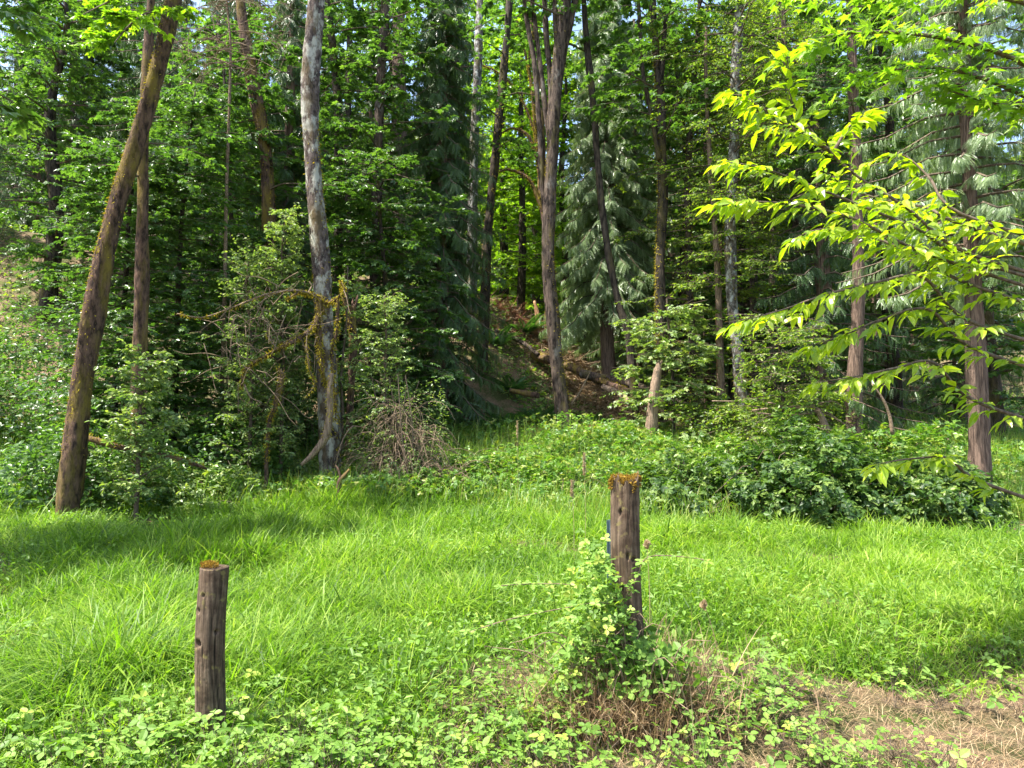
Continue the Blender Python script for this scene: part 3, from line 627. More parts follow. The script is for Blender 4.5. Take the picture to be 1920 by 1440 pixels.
# snag with broken top
t2 = thing("dead_snag", "thin dark dead snag with splintered top right of the lichen trunk", "dead tree", pbase(648, 16))
g = Geo(); q, rr, _ = tube(g, [pbase(648, 16), *PP([(655, 790), (660, 700), (662, 640), (660, 600), (664, 572)], 16)], [.08, .07, .075, .085, .09, .07], 12, .06, .15, jag=.25); g.build("trunk", M['bark_m'], t2, smooth=True)
g = Geo(); q, rr, _ = tube(g, PP([(660, 620), (652, 590), (646, 560), (640, 532)], 15.9), [.06, .05, .045, .02], 8, .06, .2); g.build("branch", M['bark_m'], t2, smooth=True)
g = Geo(); moss_on(g, q, rr, 250, None, .05); g.build("moss", M['moss'], t2)
t2 = thing("dead_stub", "small dark forked stub at the meadow edge below the lichen trunk", "dead branch", base(P(636, 915, 13)[0], 13))
g = Geo(); tube(g, [base(P(636, 915, 13)[0], 13), *PP([(636, 905), (645, 893), (655, 880)], 13)], [.05, .045, .035, .02], 8, .05, .15); tube(g, PP([(640, 900), (634, 880), (630, 872)], 13), [.025, .02, .01], 6, .05, .15); g.build("stub", M['bark_m'], t2, smooth=True)

# --- main brown trunk right of centre
Y = 19.5; pb = pbase(1062, Y)
t = thing("maple_tree", "tall dark brown furrowed trunk forking near the top, right of centre", "tree", pb)
path = np.vstack([pb, PP([(1058, 790), (1046, 700), (1036, 600), (1028, 480), (1030, 380), (1036, 280), (1040, 200), (1048, 100), (1060, 0), (1070, -120), (1072, -380)], Y)])
p, r, tg = trunk_obj(t, path, [.29, .22, .185, .17, .17, .165, .17, .17, .16, .15, .11, .07], 'bark', 20, .08, .08)
g = Geo(); moss_on(g, p, r, 130, (1, -.2, 0), .045, .2, lo=.02, hi=.38); moss_on(g, p, r, 60, (-1, -.2, 0), .04, .2, lo=.4, hi=.9); g.build("moss", M['moss'], t)
for pts, rd in (([(1038, 260), (1032, 150), (1024, 60), (1018, -60)], .10), ([(1040, 200), (1058, 90), (1078, 0), (1095, -120)], .12), ([(1034, 300), (1022, 200), (1008, 80), (996, -20), (990, -150)], .08), ([(1044, 190), (1044, 90), (1040, 0), (1036, -150)], .09),
                ([(1030, 420), (1018, 360), (1012, 250), (1002, 120), (985, 20), (975, -80)], .09)):
    g = Geo(); tube(g, PP(pts, Y + .15), np.linspace(rd, rd * .6, len(pts)), 10, .1, .1); g.build("branch", M['bark'], t, smooth=True)
g = Geo(); lb = limbs_from(p, .62, .9, 8, 2.6, 2.0, .25, .1); canopy(g, lb, 1.1, 9, 7, maple5, .15, rl=.04); g.build("crown", [M['maple'], M['twig']], t)
# second stem behind it, mossy, with arching limbs
Y = 26.5; pb = pbase(1030, Y)
t = thing("maple_tree", "mossy many-stemmed maple with arching limbs just left of the brown forked trunk", "tree", pb)
path = np.vstack([pb, PP([(1032, 600), (1028, 450), (1018, 360), (1014, 250), (1010, 150), (1000, 60), (990, -60), (985, -250)], Y)])
p, r, tg = trunk_obj(t, path, [.23, .19, .18, .17, .15, .13, .10, .08, .06], 'bark_m', 12, .1)
for pts, rd in (([(1020, 400), (1000, 350), (985, 330), (955, 318), (935, 322)], .08), ([(1016, 330), (998, 270), (985, 250), (960, 240), (940, 250)], .07), ([(1018, 360), (1008, 300), (1000, 200), (992, 120), (998, 60)], .07), ([(1012, 260), (1003, 190), (985, 100), (970, 40)], .06), ([(1014, 300), (1000, 240), (975, 180), (940, 140), (900, 120)], .05)):
    g = Geo(); q, rr, _ = tube(g, PP(pts, Y - .1), np.linspace(rd, rd * .45, len(pts)), 8, .1, .15); o = g.build("branch", M['bark_m'], t, smooth=True)
    m = Geo(); moss_on(m, q, rr, 140, None, .06, .5); m.build("moss", M['moss'], o)
g = Geo(); lb = limbs_from(p, .55, .9, 9, 2.3, 1.8, .25, .1); canopy(g, lb, 1.0, 8, 6, maple5, .15, rl=.03); g.build("crown", [M['maple'], M['twig']], t)

# --- leaning mossy trunk at the upper left
Y = 11.5; pb = pbase(130, Y)
t = thing("maple_tree", "reddish mossy trunk leaning right at the upper left edge", "tree", pb)
path = np.vstack([pb, PP([(150, 760), (180, 560), (215, 400), (250, 290), (285, 170), (310, 70), (328, -20), (345, -200), (352, -420)], Y)])
p, r, tg = trunk_obj(t, path, [.19, .16, .15, .14, .13, .12, .115, .11, .09, .05], 'bark_m', 16, .1, .08)
g = Geo(); moss_on(g, p, r, 220, (-.6, -.2, .3), .04, .5, lo=.1, hi=.9); g.build("moss", M['moss'], t)
g = Geo(); lb = [PP([(318, 40, Y), (290, 20, Y - .6), (250, 40, Y - 1), (215, 80, Y - 1.3)]), PP([(330, -60, Y), (270, -30, Y - .8), (210, 0, Y - 1.2), (150, 30, Y - 1.5)]), PP([(330, -60, Y), (230, -100, Y + .5), (180, -60, Y + .8)])]
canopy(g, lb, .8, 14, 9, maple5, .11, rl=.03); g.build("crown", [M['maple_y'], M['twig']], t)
Y = 13; t = thing("maple_tree", "short brown trunk seen just right of the leaning mossy trunk", "tree", pbase(262, Y))
p, r, tg = trunk_obj(t, np.vstack([pbase(262, Y), PP([(264, 600), (268, 400), (268, 300), (272, 200), (280, 60), (290, -120)], Y)]), [.14, .12, .1, .09, .085, .08, .05], 'bark_m', 12)
g = Geo(); lb = limbs_from(p, .55, .75, 3, 1.1, .9, .15, .12); canopy(g, lb, .8, 9, 8, maple5, .10, rl=.02); g.build("crown", [M['maple'], M['twig']], t)

b = base(-7.9, 8.0); t = thing("maple_tree", "leafy maple outside the left edge of the view, shading the meadow's left side", "tree", b)
p, r, tg = trunk_obj(t, np.array([b, b + [.1, 0, 3], b + [.3, .1, 6], b + [.3, 0, 9.5]]), [.2, .15, .12, .05], 'bark', 12)
g = Geo(); lb = limbs_from(p, .5, .98, 34, 1.9, 1.3, .2, .1); canopy(g, lb, 1.0, 8, 8, maple3, .15, rl=.03); g.build("crown", [M['maple'], M['twig']], t)
# --- generic trunk-tree helper: polyline in the picture at depth Y, optional crown
def ptree(name, label, px, pts, Y, rads, mat, crown=None, cat="tree", moss=None, group=None):
    pts = [(p_[0], max(p_[1], -110)) for p_ in pts]
    b = pbase(px, Y); t = thing(name, label, cat, b, group)
    path = np.vstack([b, PP(pts, Y)]); p, r, tg = trunk_obj(t, path, np.interp(np.linspace(0, 1, len(path)), np.linspace(0, 1, len(rads)), rads), mat, 12, .1, .15)
    if moss: m = Geo(); moss_on(m, p, r, moss[0], moss[1] if len(moss) > 1 else None, .06, .5, lo=.05, hi=.8); m.build("moss", M['moss'], t)
    if crown:
        g = Geo(); lb = limbs_from(p, crown['t'][0], crown['t'][1], crown['n'], crown['L'][0], crown['L'][1], crown.get('rise', .15), crown.get('sag', .15), crown.get('face'))
        canopy(g, lb, crown.get('tw', .9), crown.get('k', 8), crown.get('leaves', 7), crown.get('tmpl', maple5), crown.get('size', .12), rl=crown.get('rl', .025), flat=crown.get('flat', .35), droop=crown.get('droop', .15), skip=crown.get('skip', .15), sub=crown.get('sub', 2))
        g.build("crown", [M[crown['mat']], M['twig']], t)
    return t, p, r
al = dict(tmpl=leaf6, size=.085, mat='alder', tw=.8, leaves=9, flat=.6)
mp = dict(tmpl=maple5, size=.13, mat='maple', tw=1.0, leaves=7)
ptree("alder_tree", "thin dark trunk leaning left, crossing the pale cedar", 1195, [(1180, 640), (1160, 570), (1135, 440), (1122, 320), (1112, 190), (1100, 80), (1095, 0), (1090, -200)], 20, [.12, .10, .09, .09, .05], 'bark_d', dict(mp, t=(.88, .98), n=5, L=(1.5, 1.2)))
t, p, r = ptree("maple_tree", "twin-stemmed dark trunk streaked with orange moss right of the thin leaning trunk", 1240, [(1240, 640), (1238, 500), (1242, 380), (1240, 250), (1236, 150), (1226, 60), (1222, -100), (1220, -300)], 19.5, [.17, .14, .13, .12, .1, .06], 'bark_d', dict(mp, t=(.6, .98), n=22, L=(2.6, 2), k=9), moss=(110, (-1, -.3, 0)))
for pts in ([(1236, 300), (1222, 220), (1205, 130), (1198, 20), (1190, -100)], [(1240, 160), (1246, 60), (1255, -60)]):
    g = Geo(); tube(g, PP(pts, 19.4), [.07, .06, .055, .05, .04][:len(pts)], 8, .1, .1); g.build("branch", M['bark_d'], t, smooth=True)
for pts in ([(1238, 670), (1255, 655), (1270, 645), (1284, 650)], [(1238, 670), (1225, 668), (1215, 672)]):
    g = Geo(); q, rr, _ = tube(g, PP(pts, 18.8), [.05, .05, .045, .02][:len(pts)], 8, .05, .15); o = g.build("branch", M['bark_m'], t, smooth=True); m = Geo(); moss_on(m, q, rr, 500, (0, 0, 1), .05, .2); m.build("moss", M['moss'], o)
b = pbase(1218, 17.5); t = thing("dead_stump", "leaning grey-brown broken stump at the right of centre, top snapped off", "stump", b)
g = Geo(); tube(g, [b, *PP([(1222, 780), (1228, 730), (1234, 695), (1236, 683)], 17.5)], [.15, .12, .115, .10, .06], 14, .06, .12, jag=.14); g.build("trunk", M['dead'], t, smooth=True)
ptree("dead_tree", "tall thin pale barkless dead stem at the right", 1352, [(1350, 640), (1345, 500), (1338, 400), (1328, 250), (1323, 120), (1324, 50)], 19, [.09, .08, .07, .05, .03], 'dead', None, cat="dead tree")
b = pbase(1350, 20.5); t = thing("dead_snag", "straight dead trunk with a split orange-brown top behind the pale dead stem", "dead tree", b)
g = Geo(); tube(g, [b, *PP([(1350, 700), (1348, 600), (1348, 500), (1348, 440)], 20.5)], [.13, .1, .09, .085, .08], 12, .1, .08, jag=.15); g.build("trunk", M['dead_o'], t, smooth=True)
ptree("alder_tree", "grey lichen-spotted alder trunk at the right, with yellowish leaves above", 1402, [(1392, 760), (1384, 660), (1372, 560), (1370, 400), (1376, 280), (1378, 180), (1384, 60), (1388, -60), (1392, -260)], 18.5, [.2, .15, .14, .14, .13, .12, .07], 'bark_g', dict(al, t=(.3, .9), n=60, L=(1.5, 2.3), k=11), moss=(50,))
ptree("alder_tree", "thin alder trunk just right of the lichen-spotted alder", 1416, [(1412, 600), (1414, 460), (1416, 330), (1412, 200), (1408, 60), (1405, -120)], 22, [.12, .11, .1, .09, .06], 'bark', dict(al, t=(.5, .98), n=22, L=(1.6, 1.8)))
ptree("alder_tree", "slender reddish trunk with leaves behind the lowest tip of the bright branches", 1450, [(1448, 620), (1450, 460), (1452, 330), (1456, 200), (1458, 60), (1460, -120)], 23, [.12, .11, .1, .09, .06], 'bark', dict(al, t=(.55, .98), n=20, L=(1.6, 1.8)))
ptree("cedar_tree", "straight brown trunk beneath the bright overhanging branch, far right", 1600, [(1602, 700), (1608, 600), (1610, 480), (1606, 330), (1600, 180), (1595, 40), (1590, -150)], 17, [.18, .15, .13, .12, .08], 'bark_c', dict(mp, t=(.55, .98), n=16, L=(1.6, 1.6)))
ptree("alder_tree", "leafy alder with small yellow-green leaves at upper right of the photo", 1500, [(1498, 600), (1492, 400), (1480, 200), (1470, 60), (1465, -140)], 20.5, [.13, .11, .1, .08, .05], 'bark', dict(al, t=(.25, .9), n=56, L=(1.7, 2.2), k=11))
ptree("alder_tree", "leafy alder with small leaves between the twin dark trunk and the pale dead stem", 1300, [(1298, 650), (1292, 500), (1290, 320), (1300, 160), (1310, 40), (1315, -120)], 20, [.1, .09, .09, .07, .05], 'bark_d', dict(al, t=(.1, .98), n=52, L=(1.6, 2.1), k=9), moss=(80,))
# left and centre background trunks
ptree("maple_tree", "dark mossy trunk leaning left at the upper left", 500, [(512, 600), (505, 420), (497, 280), (482, 190), (466, 110), (452, 20), (445, -120)], 17.5, [.2, .16, .15, .15, .14, .09], 'bark_m', dict(mp, t=(.5, .85), n=10, L=(2., 1.6)), moss=(90,))
ptree("maple_tree", "slender dark trunk right of the lichen trunk's top", 640, [(636, 640), (634, 430), (634, 250), (628, 120), (612, 0), (605, -150)], 21, [.14, .12, .12, .11, .07], 'bark_d', dict(mp, t=(.3, .98), n=28, L=(2.2, 2.0)))
ptree("maple_tree", "dark upright trunk third to the right of the lichen trunk", 655, [(656, 600), (654, 400), (652, 200), (656, 60), (662, -120)], 24, [.15, .13, .12, .1, .08], 'bark_d', dict(mp, t=(.35, .9), n=11, L=(2.0, 1.6)))
ptree("maple_tree", "grey-brown trunk between lichen trunk and dark cedars, leaves in tiers", 702, [(702, 620), (704, 450), (708, 300), (714, 150), (722, 20), (726, -150)], 20, [.16, .14, .13, .13, .08], 'bark', dict(mp, t=(.2, .98), n=44, L=(2.6, 2.0), k=9))
ptree("fir_tree", "thick dark trunk at the top, left of the dark cedars", 752, [(752, 500), (750, 300), (748, 120), (748, 0), (748, -200)], 31, [.36, .33, .3, .26], 'bark_c', dict(mp, t=(.55, .9), n=6, L=(2., 1.6)))
ptree("maple_tree", "crooked dark trunk left of the brown forked trunk", 905, [(908, 600), (912, 480), (920, 380), (930, 280), (940, 180), (948, 90), (956, 0), (965, -150)], 23, [.18, .15, .14, .13, .12, .08], 'bark_d', dict(mp, t=(.5, .95), n=10, L=(2.2, 1.8)), moss=(60,))
ptree("bare_tree", "straight pale grey bare trunk behind the dark central cedars", 884, [(884, 540), (886, 400), (890, 260), (896, 120), (900, 0), (902, -120)], 26, [.2, .17, .16, .14, .1], 'bark_g', None, cat="tree")
ptree("maple_tree", "thin straight dark trunk framed by sky left of the crooked one", 855, [(856, 500), (850, 300), (852, 120), (858, 0), (860, -150)], 28, [.2, .17, .15, .12], 'bark_d', dict(mp, t=(.5, .98), n=14, L=(2.2, 2)))
ptree("vine_maple", "layered bright green maple with thin dark stem at the left", 330, [(332, 640), (336, 500), (345, 360), (356, 260), (366, 170)], 15.6, [.06, .055, .045, .03, .015], 'bark_d', dict(mp, t=(.15, .98), n=44, L=(1.9, 1.0), size=.095, k=11, leaves=9, rise=.1, face=np.array([.2, -1, 0]), rl=.016))
ptree("vine_maple", "lower bright green maple at the left edge under the leaning trunk", 215, [(222, 640), (235, 540), (240, 430), (250, 330), (255, 260)], 15, [.06, .05, .04, .02], 'bark_d', dict(mp, t=(.1, .98), n=40, L=(1.8, 1.0), size=.09, k=11, leaves=9, rise=.1, rl=.016))
ptree("vine_maple", "shaded maple behind the bright one, leaves reaching toward the lichen trunk", 440, [(445, 640), (440, 500), (432, 380), (425, 250), (420, 130)], 17.8, [.08, .07, .05, .03], 'bark_d', dict(mp, t=(.05, .98), n=52, L=(2.1, 1.4), size=.11, k=10, leaves=8, rise=.1, rl=.02))
ptree("vine_maple", "small maple with tiers of leaves between the lichen trunk and the dark cedar", 735, [(730, 640), (722, 520), (712, 400), (705, 280)], 18, [.07, .06, .05, .02], 'bark_d', dict(mp, t=(.1, .98), n=34, L=(1.9, 1.2), size=.11, k=10, leaves=8, rise=.1, rl=.018))
ptree("vine_maple", "low maple with blue-green leaves beside the broken stump", 1262, [(1262, 720), (1256, 640), (1250, 560)], 18.2, [.05, .04, .02], 'bark_d', dict(mp, t=(.1, .98), n=20, L=(1.3, .8), size=.10, k=9, leaves=7, rise=.05, rl=.014, mat='shrub'))
ptree("vine_maple", "young leafy maple low on the right behind the big bramble mound", 1470, [(1468, 740), (1462, 660), (1455, 580)], 16, [.05, .04, .02], 'bark_d', dict(al, t=(.05, .98), n=34, L=(1.5, .9), k=9, leaves=8, rise=.15, rl=.014, mat='alder'))

# ================================================================== CEDARS
def cedar(t, b, H, L0, z0, n, mat, fr=fr_cedar, fs=.42, nf=26, rt=.22, lean=(0, 0), halo=.0, ltop=.35, dr=.5):
    top = b + np.array([lean[0], lean[1], H]); path = np.array([b, b + (top - b) * .33 + [rng.normal(0, .05), 0, 0], b + (top - b) * .66, top])
    g = Geo(); tube(g, path, [rt * 1.3, rt * .85, rt * .6, rt * .25], 12, .25, .1); g.build("trunk", M['bark_c'], t, smooth=True)
    g = Geo(); ga = rng.uniform(0, 6)
    for i in range(n):
        s = z0 + (1 - z0) * (i + rng.random() * .8) / n; ga += 2.4 + rng.normal(0, .3); L = L0 * (1 - s) ** .6 * rng.uniform(.65, 1.2) + ltop
        o = b + (top - b) * s; d = np.array([math.cos(ga), math.sin(ga), 0])
        q = np.array([o, o + d * L * .35 + [0, 0, -.02 * L], o + d * L * .7 + [0, 0, -.18 * L * dr * 2], o + d * L + [0, 0, -.30 * L * dr * 2 + .06 * L]])
        tube(g, q, [.03, .022, .014, .006], 4, .3, .1, 1)
        pp, _ = smooth_path(q, .01, .08); m = int(nf * (.5 + .5 * L / (L0 + ltop))); tt = .12 + .88 * rng.random(m); k = (tt * (len(pp) - 1)).astype(int)
        lat = np.cross(d, [0, 0, 1.]); sg = rng.choice([-1, 1], m)[:, None]
        A = d[None] * rng.uniform(.1, .9, (m, 1)) + lat[None] * sg * rng.uniform(.1, .8, (m, 1)) + np.array([0, 0, -1]) * rng.uniform(.3, 1.7, (m, 1)) + rng.normal(0, .15, (m, 3))
        N = np.array([0, 0, 1.])[None] + d[None] * .5 + rng.normal(0, .35, (m, 3))
        g.inst(fr, pp[k], A, N, fs * rng.uniform(.5, 1.25, m) * (1.1 - .35 * tt))
    g.build("crown", [M[mat], M['twig']], t)
b = pbase(828, 20.5); t = thing("cedar_tree", "dark drooping cedar at the centre beside the hill slope", "cedar tree", b); cedar(t, b, 13, 1.75, .01, 190, 'cedar', nf=110, rt=.2, fs=.40, dr=.8)
b = pbase(1142, 24); t = thing("cedar_tree", "pale silvery-green drooping cedar right of the brown forked trunk", "cedar tree", b); cedar(t, b, 14.5, 2.1, .18, 200, 'cedar_p', nf=160, rt=.2, fs=.42, dr=.95)
b = pbase(852, 28.5); t = thing("cedar_tree", "dark cedar standing on the hill behind the central one", "cedar tree", b); cedar(t, b, 14, 1.7, .1, 110, 'cedar', nf=80, fs=.38)
b = pbase(1195, 26.5); t = thing("cedar_tree", "pale cedar overlapping the right side of the silvery-green one", "cedar tree", b); cedar(t, b, 14.5, 2.1, .08, 160, 'cedar_p', nf=120, fs=.36)
b = pbase(1830, 12.6); t = thing("cedar_tree", "near cedar at the right edge with long pale drooping sprays", "cedar tree", b); cedar(t, b, 11.5, 2.3, .36, 110, 'cedar_p', fr=fr_cedar_n, nf=130, rt=.16, fs=.27, dr=.5)
b = pbase(535, 19); t = thing("cedar_tree", "shaded drooping cedar behind the lichen trunk on its left", "cedar tree", b); cedar(t, b, 12, 1.7, .05, 120, 'cedar', nf=90, fs=.34)
b = pbase(1545, 18.5); t = thing("cedar_tree", "dark cedar low behind the bright overhanging branch", "cedar tree", b); cedar(t, b, 10, 2.0, .03, 120, 'cedar', nf=90, fs=.34)

# shared background prototypes, copied into the deep forest
def proto_cedar(label, loc, mat, H):
    t = thing("cedar_tree", label, "cedar tree", (0, 0, 0), "background forest cedars"); cedar(t, np.zeros(3), H, 2.6 if H > 15 else 1.9, .04, 170 if H > 15 else 110, mat, nf=70, rt=.012 * H, fs=.46 if H > 15 else .36); t.location = tuple(loc); return t
def proto_maple(label, loc, mat, size, H=20):
    t = thing("maple_tree", label, "tree", (0, 0, 0), "background forest broadleaf trees")
    p = np.array([[0, 0, 0], [.2, .1, H * .3], [-.1, .1, H * .6], [.3, 0, H * .85], [.2, 0, H]]); q, r, tg = trunk_obj(t, p, [.3, .22, .17, .1, .05], 'bark_d', 10, .1, .3)
    g = Geo(); lb = limbs_from(q, .12, 1, 52 if H > 15 else 40, 3.2 if H > 15 else 2.3, 1.4, .2, .15); canopy(g, lb, 1.4 if H > 15 else 1.0, 9, 7, maple3, size, rl=.04); g.build("crown", [M[mat], M['twig']], t); t.location = tuple(loc); return t
L1 = "tall dark cedar in the deep forest behind the {}"; 
where_c = [(60, 34, "far left trees"), (210, 40, "leaning trunk's top"), (-80, 40, "outermost left edge"), (330, 43, "bright layered maples"), (260, 29, "short brown trunk"), (400, 36, "bare twigs at upper left"), (150, 47, "leftmost trunks far off"), (300, 27, "left maples"), (-60, 26, "left edge of the forest"), (150, 30, "leaning mossy trunk"), (430, 29, "vine maples at left"), (600, 31, "lichen trunk"), (690, 30, "grey-brown trunk"), (800, 33, "central dark cedar's left side"), (835, 40, "central dark cedar"), (1260, 31, "twin-stemmed trunk"), (1330, 29, "pale dead stem"), (1440, 30, "thin alders"), (1530, 32, "bright branch tips"), (1650, 28, "near cedar at right"), (1800, 24, "far right edge"), (1960, 27, "outermost right edge"), (20, 34, "far left corner"), (520, 38, "shaded cedar at left"), (1180, 38, "silvery-green cedar"), (1390, 40, "lichen-spotted alder"), (1720, 38, "right-hand thicket")]
pcs = {}
for px, Y, wh in where_c:
    loc = pbase(px, Y); need = ((.66 if px < 640 or px > 1420 else .60) * Y + 1.2 + rng.uniform(-2.2, 1.5)) - loc[2]; H = 22 if need > 16 else 13; sc = min(max(need / H, .7), 1.35)
    if H not in pcs: pcs[H] = proto_cedar(L1.format(wh), loc, 'cedar', H); pcs[H].scale = (sc, sc, sc)
    else: dup(pcs[H], loc, rng.uniform(0, 6.28), L1.format(wh), sc)
L2 = "broadleaf tree filling the background behind the {}"
where_m = [(120, 30, "leaning trunk, far left"), (10, 37, "far left strip"), (270, 31, "short brown trunk at left"), (80, 24, "left strip of shrubs"), (380, 23, "bright layered maple"), (560, 25, "white-patched trunk's left side"), (640, 34, "slender dark trunks"), (730, 32, "tiered small maple"), (1000, 41, "gap over the hill crest, lowest"), (945, 35, "gap left of the forked trunk"), (1055, 33, "hill crest right of the forked trunk"), (975, 31.5, "mossy arching limbs"), (1290, 25, "mossy twin trunk and alder"), (1380, 25, "grey alder trunk"), (1500, 25, "cherry branch tips"), (1680, 22, "right cedar sprays"), (1860, 19, "right edge shrubs"), (-220, 26, "leftmost shrubs"), (240, 36, "left cedars"), (1100, 34, "silvery cedar"), (880, 52, "dark cedars far off"), (1600, 44, "straight brown trunk"), (420, 48, "left forest far off"), (1240, 50, "twin trunk far off")]
pms = {}
for i, (px, Y, wh) in enumerate(where_m):
    loc = pbase(px, Y); br = px in (1000, 945, 1050, 880, 1055, 975); need = ((.66 if px < 640 or px > 1420 else .60) * Y + .8 + rng.uniform(-2.5, 1.5)) - loc[2]; H = 20 if need > 14 else 11; sc = min(max(need / H, .7), 1.35); key = (br, H)
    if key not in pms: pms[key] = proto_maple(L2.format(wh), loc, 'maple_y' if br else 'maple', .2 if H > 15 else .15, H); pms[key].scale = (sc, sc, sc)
    else: dup(pms[key], loc, rng.uniform(0, 6.28), L2.format(wh), sc)
g = Geo(); n = 60000; y = rng.uniform(52, 100, n); x = rng.uniform(-.95, .95, n) * y; tp = 15 + 5 * nA(x * .3, y * .3)
p = np.stack([x, y, gz(x, y) + rng.random(n) * np.clip(tp, 4, 26)], 1); g.inst(tri_far, p, rng.normal(0, 1, (n, 3)) * [1, 1, .5], np.array([0, -.4, 1.]) + rng.normal(0, .5, (n, 3)), rng.uniform(.5, 1.2, n))
tag(g.build("distant_wood", [M['alder']]), "far-off sunlit wood glimpsed through the gaps between the trunks", "distant wood", kind="stuff")

# ================================================================== SHRUBS and thickets
def bush(label, px, Y, rad, n, mat, size, tmpl=tri_far, stems=50, name="bramble_bush", cat="bush", smat='twig', lump=.34):
    c = (PX(px, Y), Y); t = thing(name, label, cat, base(*c, 0)); g = Geo(); s = Geo()
    mound(g, c, rad, n, tmpl, size, 0, lump=lump, stems=0); mound(s, c, rad, 1, tmpl, size, 0, stems=stems, smat=0)
    m = 46; a = rng.uniform(0, 2 * pi, m); e = rng.uniform(.25, 1.3, m); dd = np.stack([np.cos(a) * np.cos(e), np.sin(a) * np.cos(e), np.sin(e)], 1); pp = dd * np.array(rad) * .85 + [c[0], c[1], 0]; pp[:, 2] += gz(pp[:, 0], pp[:, 1])
    twiglets(g, pp, dd + rng.normal(0, .5, (m, 3)), rng.uniform(.25, .65, m), 9, tmpl, size * .95, .4, .35, 0, 1, .004)
    g.build("foliage", [M[mat], M['twig']], t); s.build("stems", M[smat], t)
bush("large dark bramble mound at the right edge of the meadow", 1500, 12.2, (1.75, 1.3, 1.36), 7600, 'bramble', .10)
bush("bramble mound continuing to the right past the large one", 1720, 12.2, (1.4, 1.2, .95), 4200, 'bramble', .10)
bush("bramble thicket directly behind the tall post", 1285, 13.2, (1.4, 1.2, .88), 4600, 'bramble', .095)
bush("green thicket in the middle, left of the tall post", 1060, 14.2, (1.7, 1.2, .66), 3000, 'herb', .085)
bush("low weedy thicket at the foot of the dead brush", 925, 14.6, (1.1, .9, .75), 2600, 'herb', .08)
bush("ferny thicket under the brown forked trunk", 1150, 17.2, (1.9, 1.2, .5), 3400, 'herb', .09)
bush("leafy bank right of the broken stump", 1370, 16.2, (1.8, 1.2, .6), 3400, 'herb', .09)
bush("leafy dark shrubs in the shade below the left maples", 400, 14.5, (1.7, 1.0, 1.2), 5200, 'maple', .11, leaf6, name="shrub", cat="shrub")
bush("pale-leaved weeds along the meadow's left edge", 330, 13.2, (1.9, .6, .62), 3800, 'shrub', .075, name="shrub", cat="shrub")
bush("pale-leaved shrub at the foot of the lichen trunk", 560, 14.9, (.9, .6, .55), 1700, 'shrub', .09, leaf6, name="shrub", cat="shrub")
bush("dark shrub in the left corner of the clearing", 150, 12.6, (1.4, .9, 1.5), 5000, 'maple', .11, leaf6, name="shrub", cat="shrub")
bush("green weeds in front of the dead brush, right of the lichen trunk", 720, 13.9, (1.5, .6, .5), 2800, 'herb', .075, name="shrub", cat="shrub")
bush("low shrubs at the far right behind the bramble mound", 1660, 15.5, (1.7, 1, 1.0), 3200, 'herb', .1, name="shrub", cat="shrub")
bush("dark leafy shrub among the left maples' trunks", 250, 15.5, (2.0, 1.2, 2.6), 7000, 'maple', .12, leaf6, name="shrub", cat="shrub")
bush("dark shrub behind the lichen trunk's dead limbs", 560, 17.5, (2.0, 1.0, 1.9), 6000, 'maple', .12, leaf6, name="shrub", cat="shrub")
bush("shrubby understorey beneath the alders on the right", 1440, 17.5, (2.2, 1.0, 1.5), 5600, 'alder', .1, leaf6, name="shrub", cat="shrub")
def upright(label, px, Y, pts, n, L, mat, size, tmpl=leaf6, name="shrub"):
    b = pbase(px, Y, 0); t = thing(name, label, "shrub", b); p = np.vstack([b, PP(pts, Y)]); g = Geo(); q, r, _ = tube(g, p, np.linspace(.04, .012, len(p)), 8, .1, .1); g.build("stem", M['twig'], t, smooth=True)
    g = Geo(); lb = limbs_from(q, .12, 1, n, L, L * .45, .55, .05); canopy(g, lb, .38, 8, 7, tmpl, size, rl=.012, flat=.6, upj=.4, tw=.005); g.build("foliage", [M[mat], M['twig']], t)
upright("sunlit small-leaved upright shrub between the lichen trunk and the dark cedar", 725, 14.8, [(722, 780), (722, 700), (724, 620), (720, 555)], 46, .85, 'shrub', .06)
upright("pale-leaved shrub left of the lichen trunk's base", 530, 14.5, [(528, 780), (532, 700), (530, 600), (528, 480), (536, 400)], 50, .62, 'shrub', .07)
upright("light-leaved sapling at the left edge in front of the shade", 262, 11.8, [(262, 800), (268, 720), (280, 660)], 26, .75, 'shrub', .085)
upright("pale leafy sapling among the tangled dead limbs left of the lichen trunk", 470, 14.3, [(472, 700), (470, 620), (462, 540), (468, 480)], 46, .85, 'shrub', .07)
upright("pale sapling leaves just right of the lichen trunk", 640, 15.0, [(642, 780), (640, 700), (650, 600), (652, 500)], 14, .4, 'shrub', .065)

bush("leafy slope shrubs at the far left edge", -150, 17.0, (3.0, 1.4, 2.4), 7000, 'maple', .13, leaf6, name="shrub", cat="shrub")
bush("taller shrubs behind the leaning trunk's base", 20, 19.0, (3.0, 1.4, 3.2), 7000, 'maple', .13, leaf6, name="shrub", cat="shrub")

